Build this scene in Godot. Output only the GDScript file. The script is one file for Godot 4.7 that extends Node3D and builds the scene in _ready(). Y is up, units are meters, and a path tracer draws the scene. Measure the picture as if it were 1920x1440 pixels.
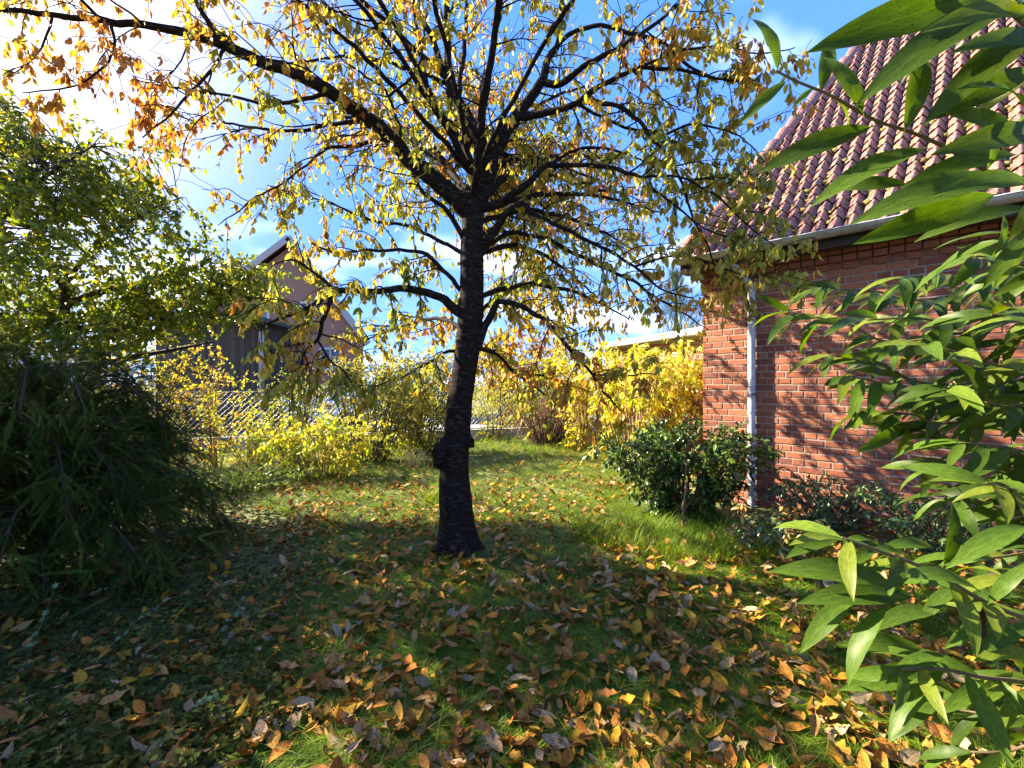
extends Node3D

const FOCAL := 888.0          # focal length of the photograph in its own pixels (1920 x 1440)
const EYE_HEIGHT := 1.5

class MB:
	var v := PackedVector3Array()
	var n := PackedVector3Array()
	var uv := PackedVector2Array()
	var idx := PackedInt32Array()
	func tri(a: int, b: int, c: int) -> void:
		idx.push_back(a); idx.push_back(b); idx.push_back(c)
	func vert(p: Vector3, t := Vector2.ZERO) -> int:
		v.push_back(p); uv.push_back(t)
		return v.size() - 1
	func quad(a: Vector3, b: Vector3, c: Vector3, d: Vector3) -> void:
		var k := v.size()
		vert(a, Vector2(0, 0)); vert(b, Vector2(1, 0)); vert(c, Vector2(1, 1)); vert(d, Vector2(0, 1))
		tri(k, k + 1, k + 2); tri(k, k + 2, k + 3)
	func box(o: Vector3, x: Vector3, y: Vector3, z: Vector3) -> void:
		# o is the centre; x, y, z are half extents as vectors
		var p := []
		for sz in [-1.0, 1.0]:
			for sy in [-1.0, 1.0]:
				for sx in [-1.0, 1.0]:
					p.push_back(o + x * sx + y * sy + z * sz)
		quad(p[0], p[1], p[3], p[2]); quad(p[5], p[4], p[6], p[7])
		quad(p[4], p[0], p[2], p[6]); quad(p[1], p[5], p[7], p[3])
		quad(p[2], p[3], p[7], p[6]); quad(p[4], p[5], p[1], p[0])
	func append(m: MB, t: Transform3D) -> void:
		var k := v.size()
		for i in m.v.size():
			v.push_back(t * m.v[i])
			uv.push_back(m.uv[i])
		for i in m.idx:
			idx.push_back(i + k)
	func mesh(smooth := true) -> ArrayMesh:
		if v.size() == 0:
			return null
		var a := []
		a.resize(Mesh.ARRAY_MAX)
		var nn := PackedVector3Array()
		if smooth:
			nn.resize(v.size())
			for i in range(0, idx.size(), 3):
				var p := v[idx[i]]
				var f := (v[idx[i + 2]] - p).cross(v[idx[i + 1]] - p)
				nn[idx[i]] += f; nn[idx[i + 1]] += f; nn[idx[i + 2]] += f
			for i in nn.size():
				nn[i] = nn[i].normalized() if nn[i].length_squared() > 1e-20 else Vector3.UP
			a[Mesh.ARRAY_VERTEX] = v
			a[Mesh.ARRAY_TEX_UV] = uv
			a[Mesh.ARRAY_INDEX] = idx
			a[Mesh.ARRAY_NORMAL] = nn
		else:
			var vv := PackedVector3Array()
			var uu := PackedVector2Array()
			for i in range(0, idx.size(), 3):
				var p := v[idx[i]]
				var f := (v[idx[i + 2]] - p).cross(v[idx[i + 1]] - p).normalized()
				for j in 3:
					vv.push_back(v[idx[i + j]]); uu.push_back(uv[idx[i + j]]); nn.push_back(f)
			a[Mesh.ARRAY_VERTEX] = vv
			a[Mesh.ARRAY_TEX_UV] = uu
			a[Mesh.ARRAY_NORMAL] = nn
		var am := ArrayMesh.new()
		am.add_surface_from_arrays(Mesh.PRIMITIVE_TRIANGLES, a)
		return am

var rng := RandomNumberGenerator.new()
var noise := FastNoiseLite.new()
var taken := {}

# ------------------------------------------------------------------ small helpers
func px(x: float, y: float, depth: float) -> Vector3:
	# a pixel of the photograph, at a depth along the view axis
	return Vector3((x - 960.0) / FOCAL * depth, EYE_HEIGHT - (y - 720.0) / FOCAL * depth, -depth)

func view_size(p: Vector3) -> float:
	# how large a thing of unit size at p would show; 0 outside the frame
	if p.z > -0.3:
		return 0.0
	var x := p.x / -p.z * FOCAL
	var y := (p.y - EYE_HEIGHT) / -p.z * FOCAL
	if absf(x) > 965.0 or absf(y) > 725.0:
		return 0.0
	return 1.0 / -p.z

func ground_y(x: float, z: float) -> float:
	var d := clampf((-z - 0.5) / 3.0, 0.0, 1.0)
	return 0.05 * noise.get_noise_2d(x * 55.0, z * 55.0) * d + 0.02 * noise.get_noise_2d(x * 260.0 + 90.0, z * 260.0)

func srgb(c: Color) -> Color:
	return c.linear_to_srgb()

func lin(r: float, g: float, b: float) -> Color:
	return Color(r, g, b)

func numbered(called: String) -> String:
	if not taken.has(called):
		taken[called] = 0
		return called
	taken[called] += 1
	return "%s_%03d" % [called, taken[called]]

func tag(o: Node, label: String, category: String, group := "", kind := "") -> void:
	if label: o.set_meta("label", label)
	if category: o.set_meta("category", category)
	if group: o.set_meta("group", group)
	if kind: o.set_meta("kind", kind)

func thing(called: String, label: String, category: String, at := Vector3.ZERO, group := "") -> Node3D:
	var o := Node3D.new()
	o.name = numbered(called)
	add_child(o)
	o.position = at
	tag(o, label, category, group)
	return o

func part(called: String, mesh: Mesh, mat: Material, parent: Node, at := Transform3D.IDENTITY, own := true) -> MeshInstance3D:
	# vertices are in world axes; own moves them back under the parent's place
	var o := MeshInstance3D.new()
	o.name = called
	o.mesh = mesh
	o.material_override = mat
	parent.add_child(o, true)
	if own and parent != self:
		o.global_transform = at
	else:
		o.transform = at
	return o

func structure(called: String, mesh: Mesh, mat: Material) -> MeshInstance3D:
	var o := MeshInstance3D.new()
	o.name = numbered(called)
	o.mesh = mesh
	o.material_override = mat
	add_child(o)
	o.set_meta("kind", "structure")
	return o

func catmull(pts: PackedVector3Array, radii: PackedFloat32Array, step: float) -> Array:
	var op := PackedVector3Array()
	var orr := PackedFloat32Array()
	for i in pts.size() - 1:
		var a := pts[maxi(i - 1, 0)]
		var b := pts[i]
		var c := pts[i + 1]
		var d := pts[mini(i + 2, pts.size() - 1)]
		var k := maxi(1, int(ceil(b.distance_to(c) / step)))
		for j in k:
			var t := float(j) / k
			op.push_back(b.cubic_interpolate(c, a, d, t))
			orr.push_back(lerpf(radii[i], radii[i + 1], t))
	op.push_back(pts[pts.size() - 1])
	orr.push_back(radii[radii.size() - 1])
	return [op, orr]

func tube(mb: MB, pts: PackedVector3Array, radii: PackedFloat32Array, sides: int, rough := 0.0, cap := true) -> void:
	var m := pts.size()
	if m < 2:
		return
	var t := (pts[1] - pts[0]).normalized()
	var side := t.cross(Vector3.UP if absf(t.y) < 0.9 else Vector3.RIGHT).normalized()
	var first := mb.v.size()
	var run := 0.0
	for i in m:
		var tt := (pts[mini(i + 1, m - 1)] - pts[maxi(i - 1, 0)]).normalized()
		side = (side - tt * side.dot(tt)).normalized()
		var up := tt.cross(side)
		if i > 0:
			run += pts[i].distance_to(pts[i - 1])
		for s in sides:
			var a := TAU * s / sides
			var dir := side * cos(a) + up * sin(a)
			var r := radii[i]
			if rough > 0.0:
				var q := pts[i] + dir * r
				r *= 1.0 + rough * noise.get_noise_3d(q.x * 900.0, q.y * 900.0, q.z * 900.0) + rough * 0.8 * noise.get_noise_3d(q.x * 300.0, q.y * 300.0, q.z * 300.0)
			mb.vert(pts[i] + dir * r, Vector2(float(s) / sides, run))
	for i in m - 1:
		for s in sides:
			var a := first + i * sides + s
			var b := first + i * sides + (s + 1) % sides
			var c := a + sides
			var d := b + sides
			mb.tri(a, b, c); mb.tri(b, d, c)
	if cap:
		var e := mb.vert(pts[m - 1] + (pts[m - 1] - pts[m - 2]).normalized() * radii[m - 1] * 0.4)
		var last := first + (m - 1) * sides
		for s in sides:
			mb.tri(last + s, last + (s + 1) % sides, e)

func blob(mb: MB, at: Vector3, basis: Basis, rings: int, sides: int, rough: float, freq: float) -> void:
	var first := mb.v.size()
	for i in rings + 1:
		var th := PI * i / rings
		for s in sides:
			var a := TAU * s / sides
			var d := Vector3(sin(th) * cos(a), cos(th), sin(th) * sin(a))
			var k := 1.0 + rough * noise.get_noise_3d((at.x + d.x) * freq, (at.y + d.y) * freq, (at.z + d.z) * freq)
			mb.vert(at + basis * (d * k))
	for i in rings:
		for s in sides:
			var a := first + i * sides + s
			var b := first + i * sides + (s + 1) % sides
			mb.tri(a, a + sides, b); mb.tri(b, a + sides, b + sides)

func leaf(length: float, width: float, segs: int, fold: float, curl: float, wave: float, peak: float, stalk: float) -> MB:
	# lies along +Z from the stalk, +Y is its upper side
	var mb := MB.new()
	if stalk > 0.0:
		var k := mb.v.size()
		mb.vert(Vector3(-0.006, 0, -stalk), Vector2(0.49, 0.0)); mb.vert(Vector3(0.006, 0, -stalk), Vector2(0.51, 0.0))
		mb.vert(Vector3(0.006, 0, 0.02), Vector2(0.51, 0.02)); mb.vert(Vector3(-0.006, 0, 0.02), Vector2(0.49, 0.02))
		mb.tri(k, k + 2, k + 1); mb.tri(k, k + 3, k + 2)
	var base := mb.v.size()
	for i in segs + 1:
		var t := float(i) / segs
		var w := width * 0.5 * pow(maxf(sin(PI * pow(t, peak)), 0.0), 0.85)
		var ang := curl * t
		var zz := length * t * (1.0 - 0.16 * curl * curl * t * t)
		var yy := -length * t * ang * 0.5
		for s in 3:
			var x := float(s - 1) * w
			var lift := absf(x) * fold + wave * w * sin(t * 17.0 + s * 2.1)
			mb.vert(Vector3(x, yy + lift, zz), Vector2(0.5 + 0.5 * float(s - 1), t))
	for i in segs:
		for s in 2:
			var a := base + i * 3 + s
			mb.tri(a, a + 3, a + 1); mb.tri(a + 1, a + 3, a + 4)
	return mb

func lobed_leaf(lobes: PackedVector2Array, fold: float) -> MB:
	var mb := MB.new()
	var c := mb.vert(Vector3(0, 0, 0.35), Vector2(0.5, 0.4))
	for p in lobes:
		mb.vert(Vector3(p.x, absf(p.x) * fold - 0.08 * p.y * p.y, p.y), Vector2(p.x * 0.5 + 0.5, p.y))
	for i in lobes.size():
		mb.tri(c, c + 1 + i, c + 1 + (i + 1) % lobes.size())
	return mb

func basis_to(dir: Vector3, up: Vector3) -> Basis:
	var z := dir.normalized()
	var x := up.cross(z)
	if x.length_squared() < 1e-6:
		x = Vector3.RIGHT.cross(z)
	x = x.normalized()
	return Basis(x, z.cross(x), z)

func rand_dir() -> Vector3:
	var y := rng.randf_range(-1.0, 1.0)
	var a := rng.randf() * TAU
	var r := sqrt(1.0 - y * y)
	return Vector3(r * cos(a), y, r * sin(a))

# ------------------------------------------------------------------ materials
func noise_tex(size: int, freq: float, ramp: Array, seed_at: int, octaves := 4, normal := 0.0, type := FastNoiseLite.TYPE_SIMPLEX_SMOOTH) -> ImageTexture:
	var fn := FastNoiseLite.new()
	fn.seed = seed_at
	fn.noise_type = type
	fn.frequency = freq
	fn.fractal_octaves = octaves
	var im := fn.get_seamless_image(size, size)
	im.convert(Image.FORMAT_RGB8)
	if normal > 0.0:
		im.bump_map_to_normal_map(normal)
	elif ramp.size() > 0:
		var g := Gradient.new()
		var offs := PackedFloat32Array()
		var cols := PackedColorArray()
		for r in ramp:
			offs.push_back(r[0]); cols.push_back(srgb(r[1]))
		g.offsets = offs
		g.colors = cols
		for y in size:
			for x in size:
				im.set_pixel(x, y, g.sample(im.get_pixel(x, y).r))
	return ImageTexture.create_from_image(im)

func plain(c: Color, rough: float, metal := 0.0) -> StandardMaterial3D:
	var m := StandardMaterial3D.new()
	m.albedo_color = srgb(c)
	m.roughness = rough
	m.metallic = metal
	return m

func textured(tex: Texture2D, scale: Vector3, rough: float, normal: Texture2D = null, nscale := 1.0) -> StandardMaterial3D:
	var m := StandardMaterial3D.new()
	m.albedo_texture = tex
	m.uv1_triplanar = true
	m.uv1_world_triplanar = true
	m.uv1_scale = scale
	m.roughness = rough
	if normal:
		m.normal_enabled = true
		m.normal_texture = normal
		m.normal_scale = nscale
	return m

func leaf_tex(veins: float, mottle: float, rib: Color, seed_at: int, spots := 0.0) -> ImageTexture:
	# grain of a leaf: pale midrib and side veins, blotches; multiplied by the leaf's own colour
	var im := Image.create(64, 128, false, Image.FORMAT_RGB8)
	var fn := FastNoiseLite.new()
	fn.seed = seed_at
	fn.frequency = 0.05
	for y in 128:
		for x in 64:
			var u := (x + 0.5) / 64.0 - 0.5
			var t := (y + 0.5) / 128.0
			var c := Color(1, 1, 1) * (1.0 - mottle * (0.5 + 0.5 * fn.get_noise_2d(x * 2.0, y)))
			var vein := absf(fposmod(t * 11.0 - absf(u) * 6.0, 1.0) - 0.5)
			if vein < 0.07:
				c = c.lerp(rib, veins)
			if spots > 0.0 and fn.get_noise_2d(x * 5.0 + 300.0, y * 4.0) > 0.62 - spots:
				c = c.lerp(Color(0.42, 0.28, 0.14), 0.75)
			if absf(u) < 0.022:
				c = rib
			c.a = 1.0
			im.set_pixel(x, y, Color(clampf(c.r, 0, 1), clampf(c.g, 0, 1), clampf(c.b, 0, 1)))
	return ImageTexture.create_from_image(im)

func leaf_mat(rough: float, through: float, spec: float, tex: Texture2D = null, warm := Color(1, 1, 0.6)) -> StandardMaterial3D:
	var m := StandardMaterial3D.new()
	m.vertex_color_use_as_albedo = true
	m.roughness = rough
	m.metallic_specular = spec
	m.cull_mode = BaseMaterial3D.CULL_DISABLED
	m.albedo_texture = tex
	m.backlight_enabled = true
	m.backlight = Color(warm.r * through, warm.g * through, warm.b * through)
	return m

func tinted(base: StandardMaterial3D, c: Color) -> StandardMaterial3D:
	var m: StandardMaterial3D = base.duplicate()
	m.vertex_color_use_as_albedo = false
	m.albedo_color = srgb(c)
	return m

# ------------------------------------------------------------------ foliage
func foliage(parent: Node3D, mesh: Mesh, mat: StandardMaterial3D, xf: Array, cols: Array, singles: int, one: String, many: String, size := 1.0) -> void:
	# the leaves that show largest become parts of their own, the rest one mass
	var order := []
	var rest := []
	if singles > 0:
		for i in xf.size():
			var t: Transform3D = xf[i]
			order.push_back([-view_size(t.origin) * t.basis.z.length(), i])
		order.sort_custom(func(a, b): return a[0] < b[0])
		var mats := {}
		for k in order.size():
			var i: int = order[k][1]
			if k < singles and order[k][0] < 0.0:
				var c: Color = cols[i]
				var key := Color(snappedf(c.r, 0.06), snappedf(c.g, 0.06), snappedf(c.b, 0.03))
				if c.get_luminance() < 0.12:
					key = Color(snappedf(c.r, 0.02), snappedf(c.g, 0.02), snappedf(c.b, 0.01))
				if not mats.has(key):
					mats[key] = tinted(mat, c)
				part(one, mesh, mats[key], parent, xf[i])
			else:
				rest.push_back(i)
	else:
		rest = range(xf.size())
	if rest.is_empty():
		return
	var mm := MultiMesh.new()
	mm.transform_format = MultiMesh.TRANSFORM_3D
	mm.use_colors = true
	mm.mesh = mesh
	mm.instance_count = rest.size()
	var back := parent.global_transform.affine_inverse() if parent != self else Transform3D.IDENTITY
	for k in rest.size():
		mm.set_instance_transform(k, back * (xf[rest[k]] as Transform3D))
		mm.set_instance_color(k, cols[rest[k]])
	var o := MultiMeshInstance3D.new()
	o.name = many
	o.multimesh = mm
	o.material_override = mat
	parent.add_child(o, true)
	o.set_meta("kind", "stuff")

func vary(c: Color, amount: float) -> Color:
	var k := 1.0 + rng.randf_range(-amount, amount)
	return Color(clampf(c.r * k * (1.0 + rng.randf_range(-amount, amount) * 0.5), 0.005, 0.9), clampf(c.g * k, 0.005, 0.9), clampf(c.b * k, 0.003, 0.9))

func pick(cols: Array) -> Color:
	return cols[rng.randi() % cols.size()]

func twig_path(at: Vector3, dir: Vector3, length: float, droop: float, wander: float, steps: int) -> PackedVector3Array:
	var out := PackedVector3Array([at])
	var d := dir.normalized()
	var p := at
	for i in steps:
		d = (d + rand_dir() * wander + Vector3.DOWN * droop / steps).normalized()
		p += d * (length / steps)
		out.push_back(p)
	return out

func taper(k: int, a: float, b: float) -> PackedFloat32Array:
	var out := PackedFloat32Array()
	for i in k:
		out.push_back(lerpf(a, b, float(i) / maxi(1, k - 1)))
	return out

func shrub(called: String, label: String, category: String, base: Vector3, cfg: Dictionary, group := "") -> Node3D:
	# stems from the base, twigs along them, leaves along the twigs
	var t := thing(called, label, category, base, group)
	var stems_mb := MB.new()
	var xf := []
	var cols := []
	var stems: int = cfg.get("stems", 14)
	var h: float = cfg.get("height", 1.5)
	var rx: float = cfg.get("rx", 0.8)
	var rz: float = cfg.get("rz", rx)
	var twigs: int = cfg.get("twigs", 9)
	var tl: float = cfg.get("twig", 0.35)
	var per: int = cfg.get("leaves", 8)
	var ll: float = cfg.get("leaf", 0.06)
	var low: float = cfg.get("low", 0.25)
	var droop: float = cfg.get("droop", 0.6)
	var palette: Array = cfg["cols"]
	var hang: float = cfg.get("hang", 0.3)
	var thick: float = cfg.get("thick", 0.012)
	for s in stems:
		var a := rng.randf() * TAU
		var q := sqrt(rng.randf())
		var hh := h * (0.62 + 0.38 * sqrt(1.0 - q * q * 0.85)) * rng.randf_range(0.82, 1.05)
		var foot := base + Vector3(cos(a) * rx * 0.22 * q, -0.03, sin(a) * rz * 0.22 * q)
		var tip := base + Vector3(cos(a) * rx * q, hh, sin(a) * rz * q)
		var mid := foot.lerp(tip, 0.55) + Vector3(0, h * 0.12, 0) + rand_dir() * 0.06 * h
		var cm := catmull(PackedVector3Array([foot, mid, tip]), PackedFloat32Array([thick, thick * 0.65, thick * 0.25]), 0.12)
		var sp: PackedVector3Array = cm[0]
		tube(stems_mb, sp, cm[1], 5, 0.0)
		for w in twigs:
			var f := low + (1.0 - low) * pow((w + rng.randf()) / twigs, 0.8)
			var i := clampi(int(f * (sp.size() - 1)), 0, sp.size() - 1)
			var out := (sp[i] - base - Vector3(0, h * 0.35, 0)).normalized()
			var d := (rand_dir() + out * 0.9 + Vector3(0, cfg.get("rise", 0.2), 0)).normalized()
			var tp := twig_path(sp[i], d, tl * rng.randf_range(0.55, 1.2), droop, 0.25, 4)
			tube(stems_mb, tp, taper(5, thick * 0.28, 0.0015), 3, 0.0)
			var shade := rng.randf()
			var main: Color = palette[int(shade * palette.size())]
			for k in per:
				var f2 := rng.randf_range(0.2, 1.0) * 3.999
				var j := int(f2)
				var at := tp[j].lerp(tp[j + 1], f2 - j)
				var td := (tp[j + 1] - tp[j]).normalized()
				var ld := (td * 0.6 + rand_dir() * 0.9 + Vector3.DOWN * hang).normalized()
				var up := (Vector3.UP + rand_dir() * 0.7).normalized()
				var sc := ll * rng.randf_range(0.65, 1.15)
				xf.push_back(Transform3D(basis_to(ld, up).scaled(Vector3.ONE * sc), at))
				cols.push_back(vary(main if rng.randf() < 0.75 else pick(palette), 0.25))
	part("stems", stems_mb.mesh(), cfg["bark"], t)
	foliage(t, cfg["mesh"], cfg["mat"], xf, cols, cfg.get("singles", 0), "leaf", "foliage")
	return t

# ------------------------------------------------------------------ the cherry tree in the middle
var cherry_xf := []
var cherry_cols := []

func cherry_colour(p: Vector3) -> Color:
	var x := p.x / -p.z
	var s := noise.get_noise_3d(p.x * 70.0, p.y * 70.0, p.z * 70.0) + rng.randf_range(-0.35, 0.35)
	s += clampf((-x - 0.35) * 0.9, 0.0, 0.5)            # the limbs over there have turned further
	if p.y < 2.3: s += 0.12
	if s > 0.42: return Color(0.70, 0.30, 0.07)
	if s > 0.2: return Color(0.74, 0.48, 0.08)
	if s > -0.08: return Color(0.68, 0.56, 0.10)
	if s > -0.3: return Color(0.54, 0.52, 0.09)
	return Color(0.32, 0.38, 0.07)

func cherry_spur(at: Vector3, density: float) -> void:
	var main := cherry_colour(at)
	var k := 1 + rng.randi() % 3
	if rng.randf() > density * density * 0.85:
		return
	for i in k:
		var ld := (Vector3.DOWN * 1.5 + rand_dir() * 0.75).normalized()
		var a := rng.randf() * TAU
		var up := Vector3(cos(a), rng.randf_range(-0.2, 0.4), sin(a))
		var sc := rng.randf_range(0.040, 0.090)
		var c := vary(main if rng.randf() < 0.7 else cherry_colour(at), 0.22)
		cherry_xf.push_back(Transform3D(basis_to(ld, up).scaled(Vector3.ONE * sc), at + ld * sc * 0.2))
		cherry_cols.push_back(c)

func cherry_branch(t: Node3D, bark: Material, list: Array, twig_step: float, twig_len: float, density: float, from_share := 0.15) -> void:
	# list: [pixel x, pixel y, depth, width in pixels]
	var pts := PackedVector3Array()
	var radii := PackedFloat32Array()
	for q in list:
		pts.push_back(px(q[0], q[1], q[2]))
		radii.push_back(maxf(0.0032, q[3] / FOCAL * q[2] * 0.39))
	var cm := catmull(pts, radii, 0.06)
	var sp: PackedVector3Array = cm[0]
	var sr: PackedFloat32Array = cm[1]
	for i in range(1, sp.size()):
		sp[i] += Vector3(noise.get_noise_3d(sp[i].x * 400.0, sp[i].y * 400.0, 3.0), noise.get_noise_3d(sp[i].x * 400.0, sp[i].y * 400.0, 55.0), noise.get_noise_3d(sp[i].x * 300.0, sp[i].y * 300.0, 111.0)) * 0.02
	var mb := MB.new()
	tube(mb, sp, sr, 10 if sr[0] > 0.03 else 7, 0.12)
	var run := 0.0
	var next := twig_step * rng.randf()
	for i in range(1, sp.size()):
		run += sp[i].distance_to(sp[i - 1])
		var share := float(i) / sp.size()
		while run > next:
			next += twig_step * rng.randf_range(0.6, 1.5)
			if share < from_share:
				continue
			var d := (sp[i] - sp[i - 1]).normalized()
			var out := rand_dir()
			out = (out - d * out.dot(d)).normalized()
			var dir := (out + d * 0.55 + Vector3(0, 0.25, 0)).normalized()
			var length := twig_len * rng.randf_range(0.45, 1.25) * (1.1 - 0.4 * share)
			var tp := twig_path(sp[i], dir, length, 0.55, 0.24, 7)
			var r0 := minf(sr[i] * 0.6, rng.randf_range(0.0055, 0.011))
			tube(mb, tp, taper(8, r0, 0.0026), 4)
			for j in range(1, 8):
				for rep in 2:
					cherry_spur(tp[j].lerp(tp[j - 1], rng.randf()), density)
			for b in 3:
				var j := 2 + rng.randi() % 5
				var bd := ((tp[j] - tp[j - 1]).normalized() + rand_dir() * 0.9 + Vector3(0, 0.1, 0)).normalized()
				var bp := twig_path(tp[j], bd, length * rng.randf_range(0.3, 0.65), 0.5, 0.25, 5)
				tube(mb, bp, taper(6, r0 * 0.55, 0.0022), 3)
				for m in range(1, 6):
					cherry_spur(bp[m], density)
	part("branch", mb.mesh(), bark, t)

func build_cherry() -> void:
	var base := px(858, 1037, 4.2)
	base.y = 0.0
	var t := thing("cherry_tree", "dark-barked cherry tree with yellow and orange autumn leaves on the lawn", "tree", base)
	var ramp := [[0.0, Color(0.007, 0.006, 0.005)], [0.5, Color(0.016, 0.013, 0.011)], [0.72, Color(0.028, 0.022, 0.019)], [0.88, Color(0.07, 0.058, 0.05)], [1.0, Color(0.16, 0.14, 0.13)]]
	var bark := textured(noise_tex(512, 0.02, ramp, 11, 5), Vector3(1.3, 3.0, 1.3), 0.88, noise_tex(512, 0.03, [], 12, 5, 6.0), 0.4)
	bark.metallic_specular = 0.15
	# the trunk, ring by ring: [pixel y, centre x, width]
	var ring := [[1052, 859, 98], [1037, 859, 88], [1015, 858, 78], [990, 857, 73], [950, 855, 66], [900, 852, 61], [860, 853, 58], [820, 857, 54], [760, 862, 50], [700, 870, 50], [650, 877, 51], [600, 881, 49], [540, 884, 47], [480, 885, 45], [420, 886, 43], [385, 885, 50], [350, 893, 40]]
	var mb := MB.new()
	var pts := PackedVector3Array()
	var rad := PackedFloat32Array()
	for r in ring:
		pts.push_back(px(r[1], r[0], 4.2))
		rad.push_back(r[2] / FOCAL * 4.2 * 0.47)
	var cm := catmull(pts, rad, 0.035)
	var sp: PackedVector3Array = cm[0]
	var sr: PackedFloat32Array = cm[1]
	var sides := 40
	for i in sp.size():
		for s in sides:
			var a := TAU * s / sides
			var d := Vector3(cos(a), 0, sin(a))
			var q := sp[i] + d * sr[i]
			var k := 1.0 + 0.10 * noise.get_noise_3d(q.x * 220.0, q.y * 160.0, q.z * 220.0) + 0.05 * noise.get_noise_3d(q.x * 1400.0, q.y * 420.0, q.z * 1400.0) + 0.03 * noise.get_noise_3d(q.x * 700.0, q.y * 2600.0, q.z * 700.0)
			var flare := clampf((0.34 - sp[i].y) / 0.34, 0.0, 1.0)
			k += flare * flare * (0.22 + 0.26 * sin(a * 5.0 + 1.0 + 0.6 * sin(a * 2.0)))
			mb.vert(sp[i] + d * sr[i] * k, Vector2(float(s) / sides, sp[i].y))
	for i in sp.size() - 1:
		for s in sides:
			var a := i * sides + s
			var b := i * sides + (s + 1) % sides
			mb.tri(a, b, a + sides); mb.tri(b, b + sides, a + sides)
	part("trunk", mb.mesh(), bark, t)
	var burl := MB.new()
	blob(burl, px(830, 850, 4.13), Basis(Vector3(0.075, 0, 0.02), Vector3(0.012, 0.12, 0), Vector3(-0.02, 0, 0.09)), 18, 26, 0.7, 90.0)
	part("burl", burl.mesh(), bark, t)
	burl = MB.new()
	blob(burl, px(877, 828, 4.18), Basis(Vector3(0.055, 0, 0), Vector3(0, 0.065, 0), Vector3(0, 0, 0.07)), 14, 20, 0.7, 90.0)
	part("burl", burl.mesh(), bark, t)

	var L := []
	# the long limb over to the conifer side
	L.push_back([[[878, 395, 4.2, 52], [835, 355, 4.15, 44], [770, 300, 4.05, 38], [715, 240, 3.95, 35], [660, 200, 3.85, 32], [600, 160, 3.75, 30], [540, 135, 3.7, 27], [470, 110, 3.6, 25], [410, 80, 3.55, 25], [345, 62, 3.5, 21], [270, 48, 3.45, 18], [190, 38, 3.4, 15], [100, 28, 3.35, 13], [-60, 15, 3.3, 9], [-220, 30, 3.3, 5]], 0.13, 0.75, 0.85])
	L.push_back([[[410, 82, 3.55, 15], [393, 40, 3.5, 13], [368, 0, 3.5, 11], [345, -80, 3.5, 8], [330, -200, 3.6, 4]], 0.13, 0.6, 0.85])
	L.push_back([[[190, 38, 3.4, 10], [150, 0, 3.3, 8], [80, -80, 3.2, 5], [0, -150, 3.2, 3]], 0.13, 0.6, 0.85])
	# the leader and what leaves it
	L.push_back([[[888, 400, 4.2, 42], [893, 350, 4.2, 36], [910, 283, 4.2, 32], [880, 240, 4.25, 27], [853, 200, 4.3, 24], [843, 160, 4.3, 22], [840, 100, 4.3, 18], [837, 50, 4.3, 17], [838, -40, 4.3, 14], [850, -160, 4.3, 10], [845, -330, 4.3, 4]], 0.13, 0.7, 0.8])
	L.push_back([[[843, 165, 4.3, 17], [827, 127, 4.3, 15], [807, 67, 4.2, 14], [773, 0, 4.1, 12], [740, -100, 4.0, 9], [690, -240, 4.0, 4]], 0.12, 0.7, 0.85])
	L.push_back([[[840, 150, 4.3, 15], [773, 90, 4.15, 13], [733, 47, 4.0, 12], [677, 0, 3.9, 10], [600, -90, 3.8, 7], [520, -170, 3.7, 3]], 0.12, 0.7, 0.9])
	L.push_back([[[910, 285, 4.2, 20], [893, 240, 4.35, 16], [867, 190, 4.5, 13], [860, 167, 4.5, 12], [870, 100, 4.6, 11], [873, 33, 4.6, 9], [880, -60, 4.7, 7], [900, -200, 4.8, 3]], 0.13, 0.7, 0.8])
	L.push_back([[[888, 370, 4.25, 24], [883, 310, 4.45, 20], [867, 273, 4.6, 18], [837, 227, 4.8, 16], [820, 193, 4.9, 14], [803, 167, 5.0, 12], [790, 100, 5.1, 10], [775, 20, 5.2, 8], [740, -80, 5.3, 4]], 0.13, 0.75, 0.85])
	# the limb over to the building and its forks
	L.push_back([[[898, 395, 4.2, 38], [910, 350, 4.2, 34], [927, 300, 4.2, 31], [950, 247, 4.2, 29], [967, 220, 4.2, 28], [990, 190, 4.2, 24], [1017, 153, 4.2, 21], [1027, 110, 4.2, 17], [1047, 80, 4.2, 15], [1053, 33, 4.2, 13], [1056, -40, 4.2, 10], [1090, -160, 4.2, 4]], 0.12, 0.7, 0.74])
	L.push_back([[[1017, 155, 4.2, 18], [1053, 155, 4.1, 16], [1093, 127, 4.0, 14], [1153, 93, 3.9, 12], [1200, 67, 3.8, 10], [1260, 20, 3.7, 8], [1330, -50, 3.7, 4]], 0.11, 0.6, 0.74])
	L.push_back([[[1047, 82, 4.2, 13], [1080, 60, 4.1, 11], [1133, 50, 4.0, 10], [1193, 65, 3.9, 9], [1247, 84, 3.8, 8], [1300, 127, 3.7, 7], [1350, 147, 3.6, 5], [1420, 150, 3.5, 3]], 0.10, 0.55, 0.78])
	L.push_back([[[967, 222, 4.2, 20], [1037, 207, 4.05, 17], [1080, 193, 3.95, 15], [1127, 160, 3.85, 13], [1198, 129, 3.75, 10], [1278, 133, 3.65, 8], [1340, 146, 3.6, 6], [1407, 155, 3.5, 3]], 0.10, 0.55, 0.76])
	L.push_back([[[1085, 190, 3.95, 13], [1158, 200, 3.85, 11], [1198, 227, 3.8, 10], [1224, 262, 3.75, 9], [1251, 293, 3.7, 8], [1278, 342, 3.65, 7], [1296, 404, 3.6, 5], [1322, 449, 3.6, 4], [1350, 520, 3.6, 3]], 0.11, 0.5, 0.75])
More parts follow.
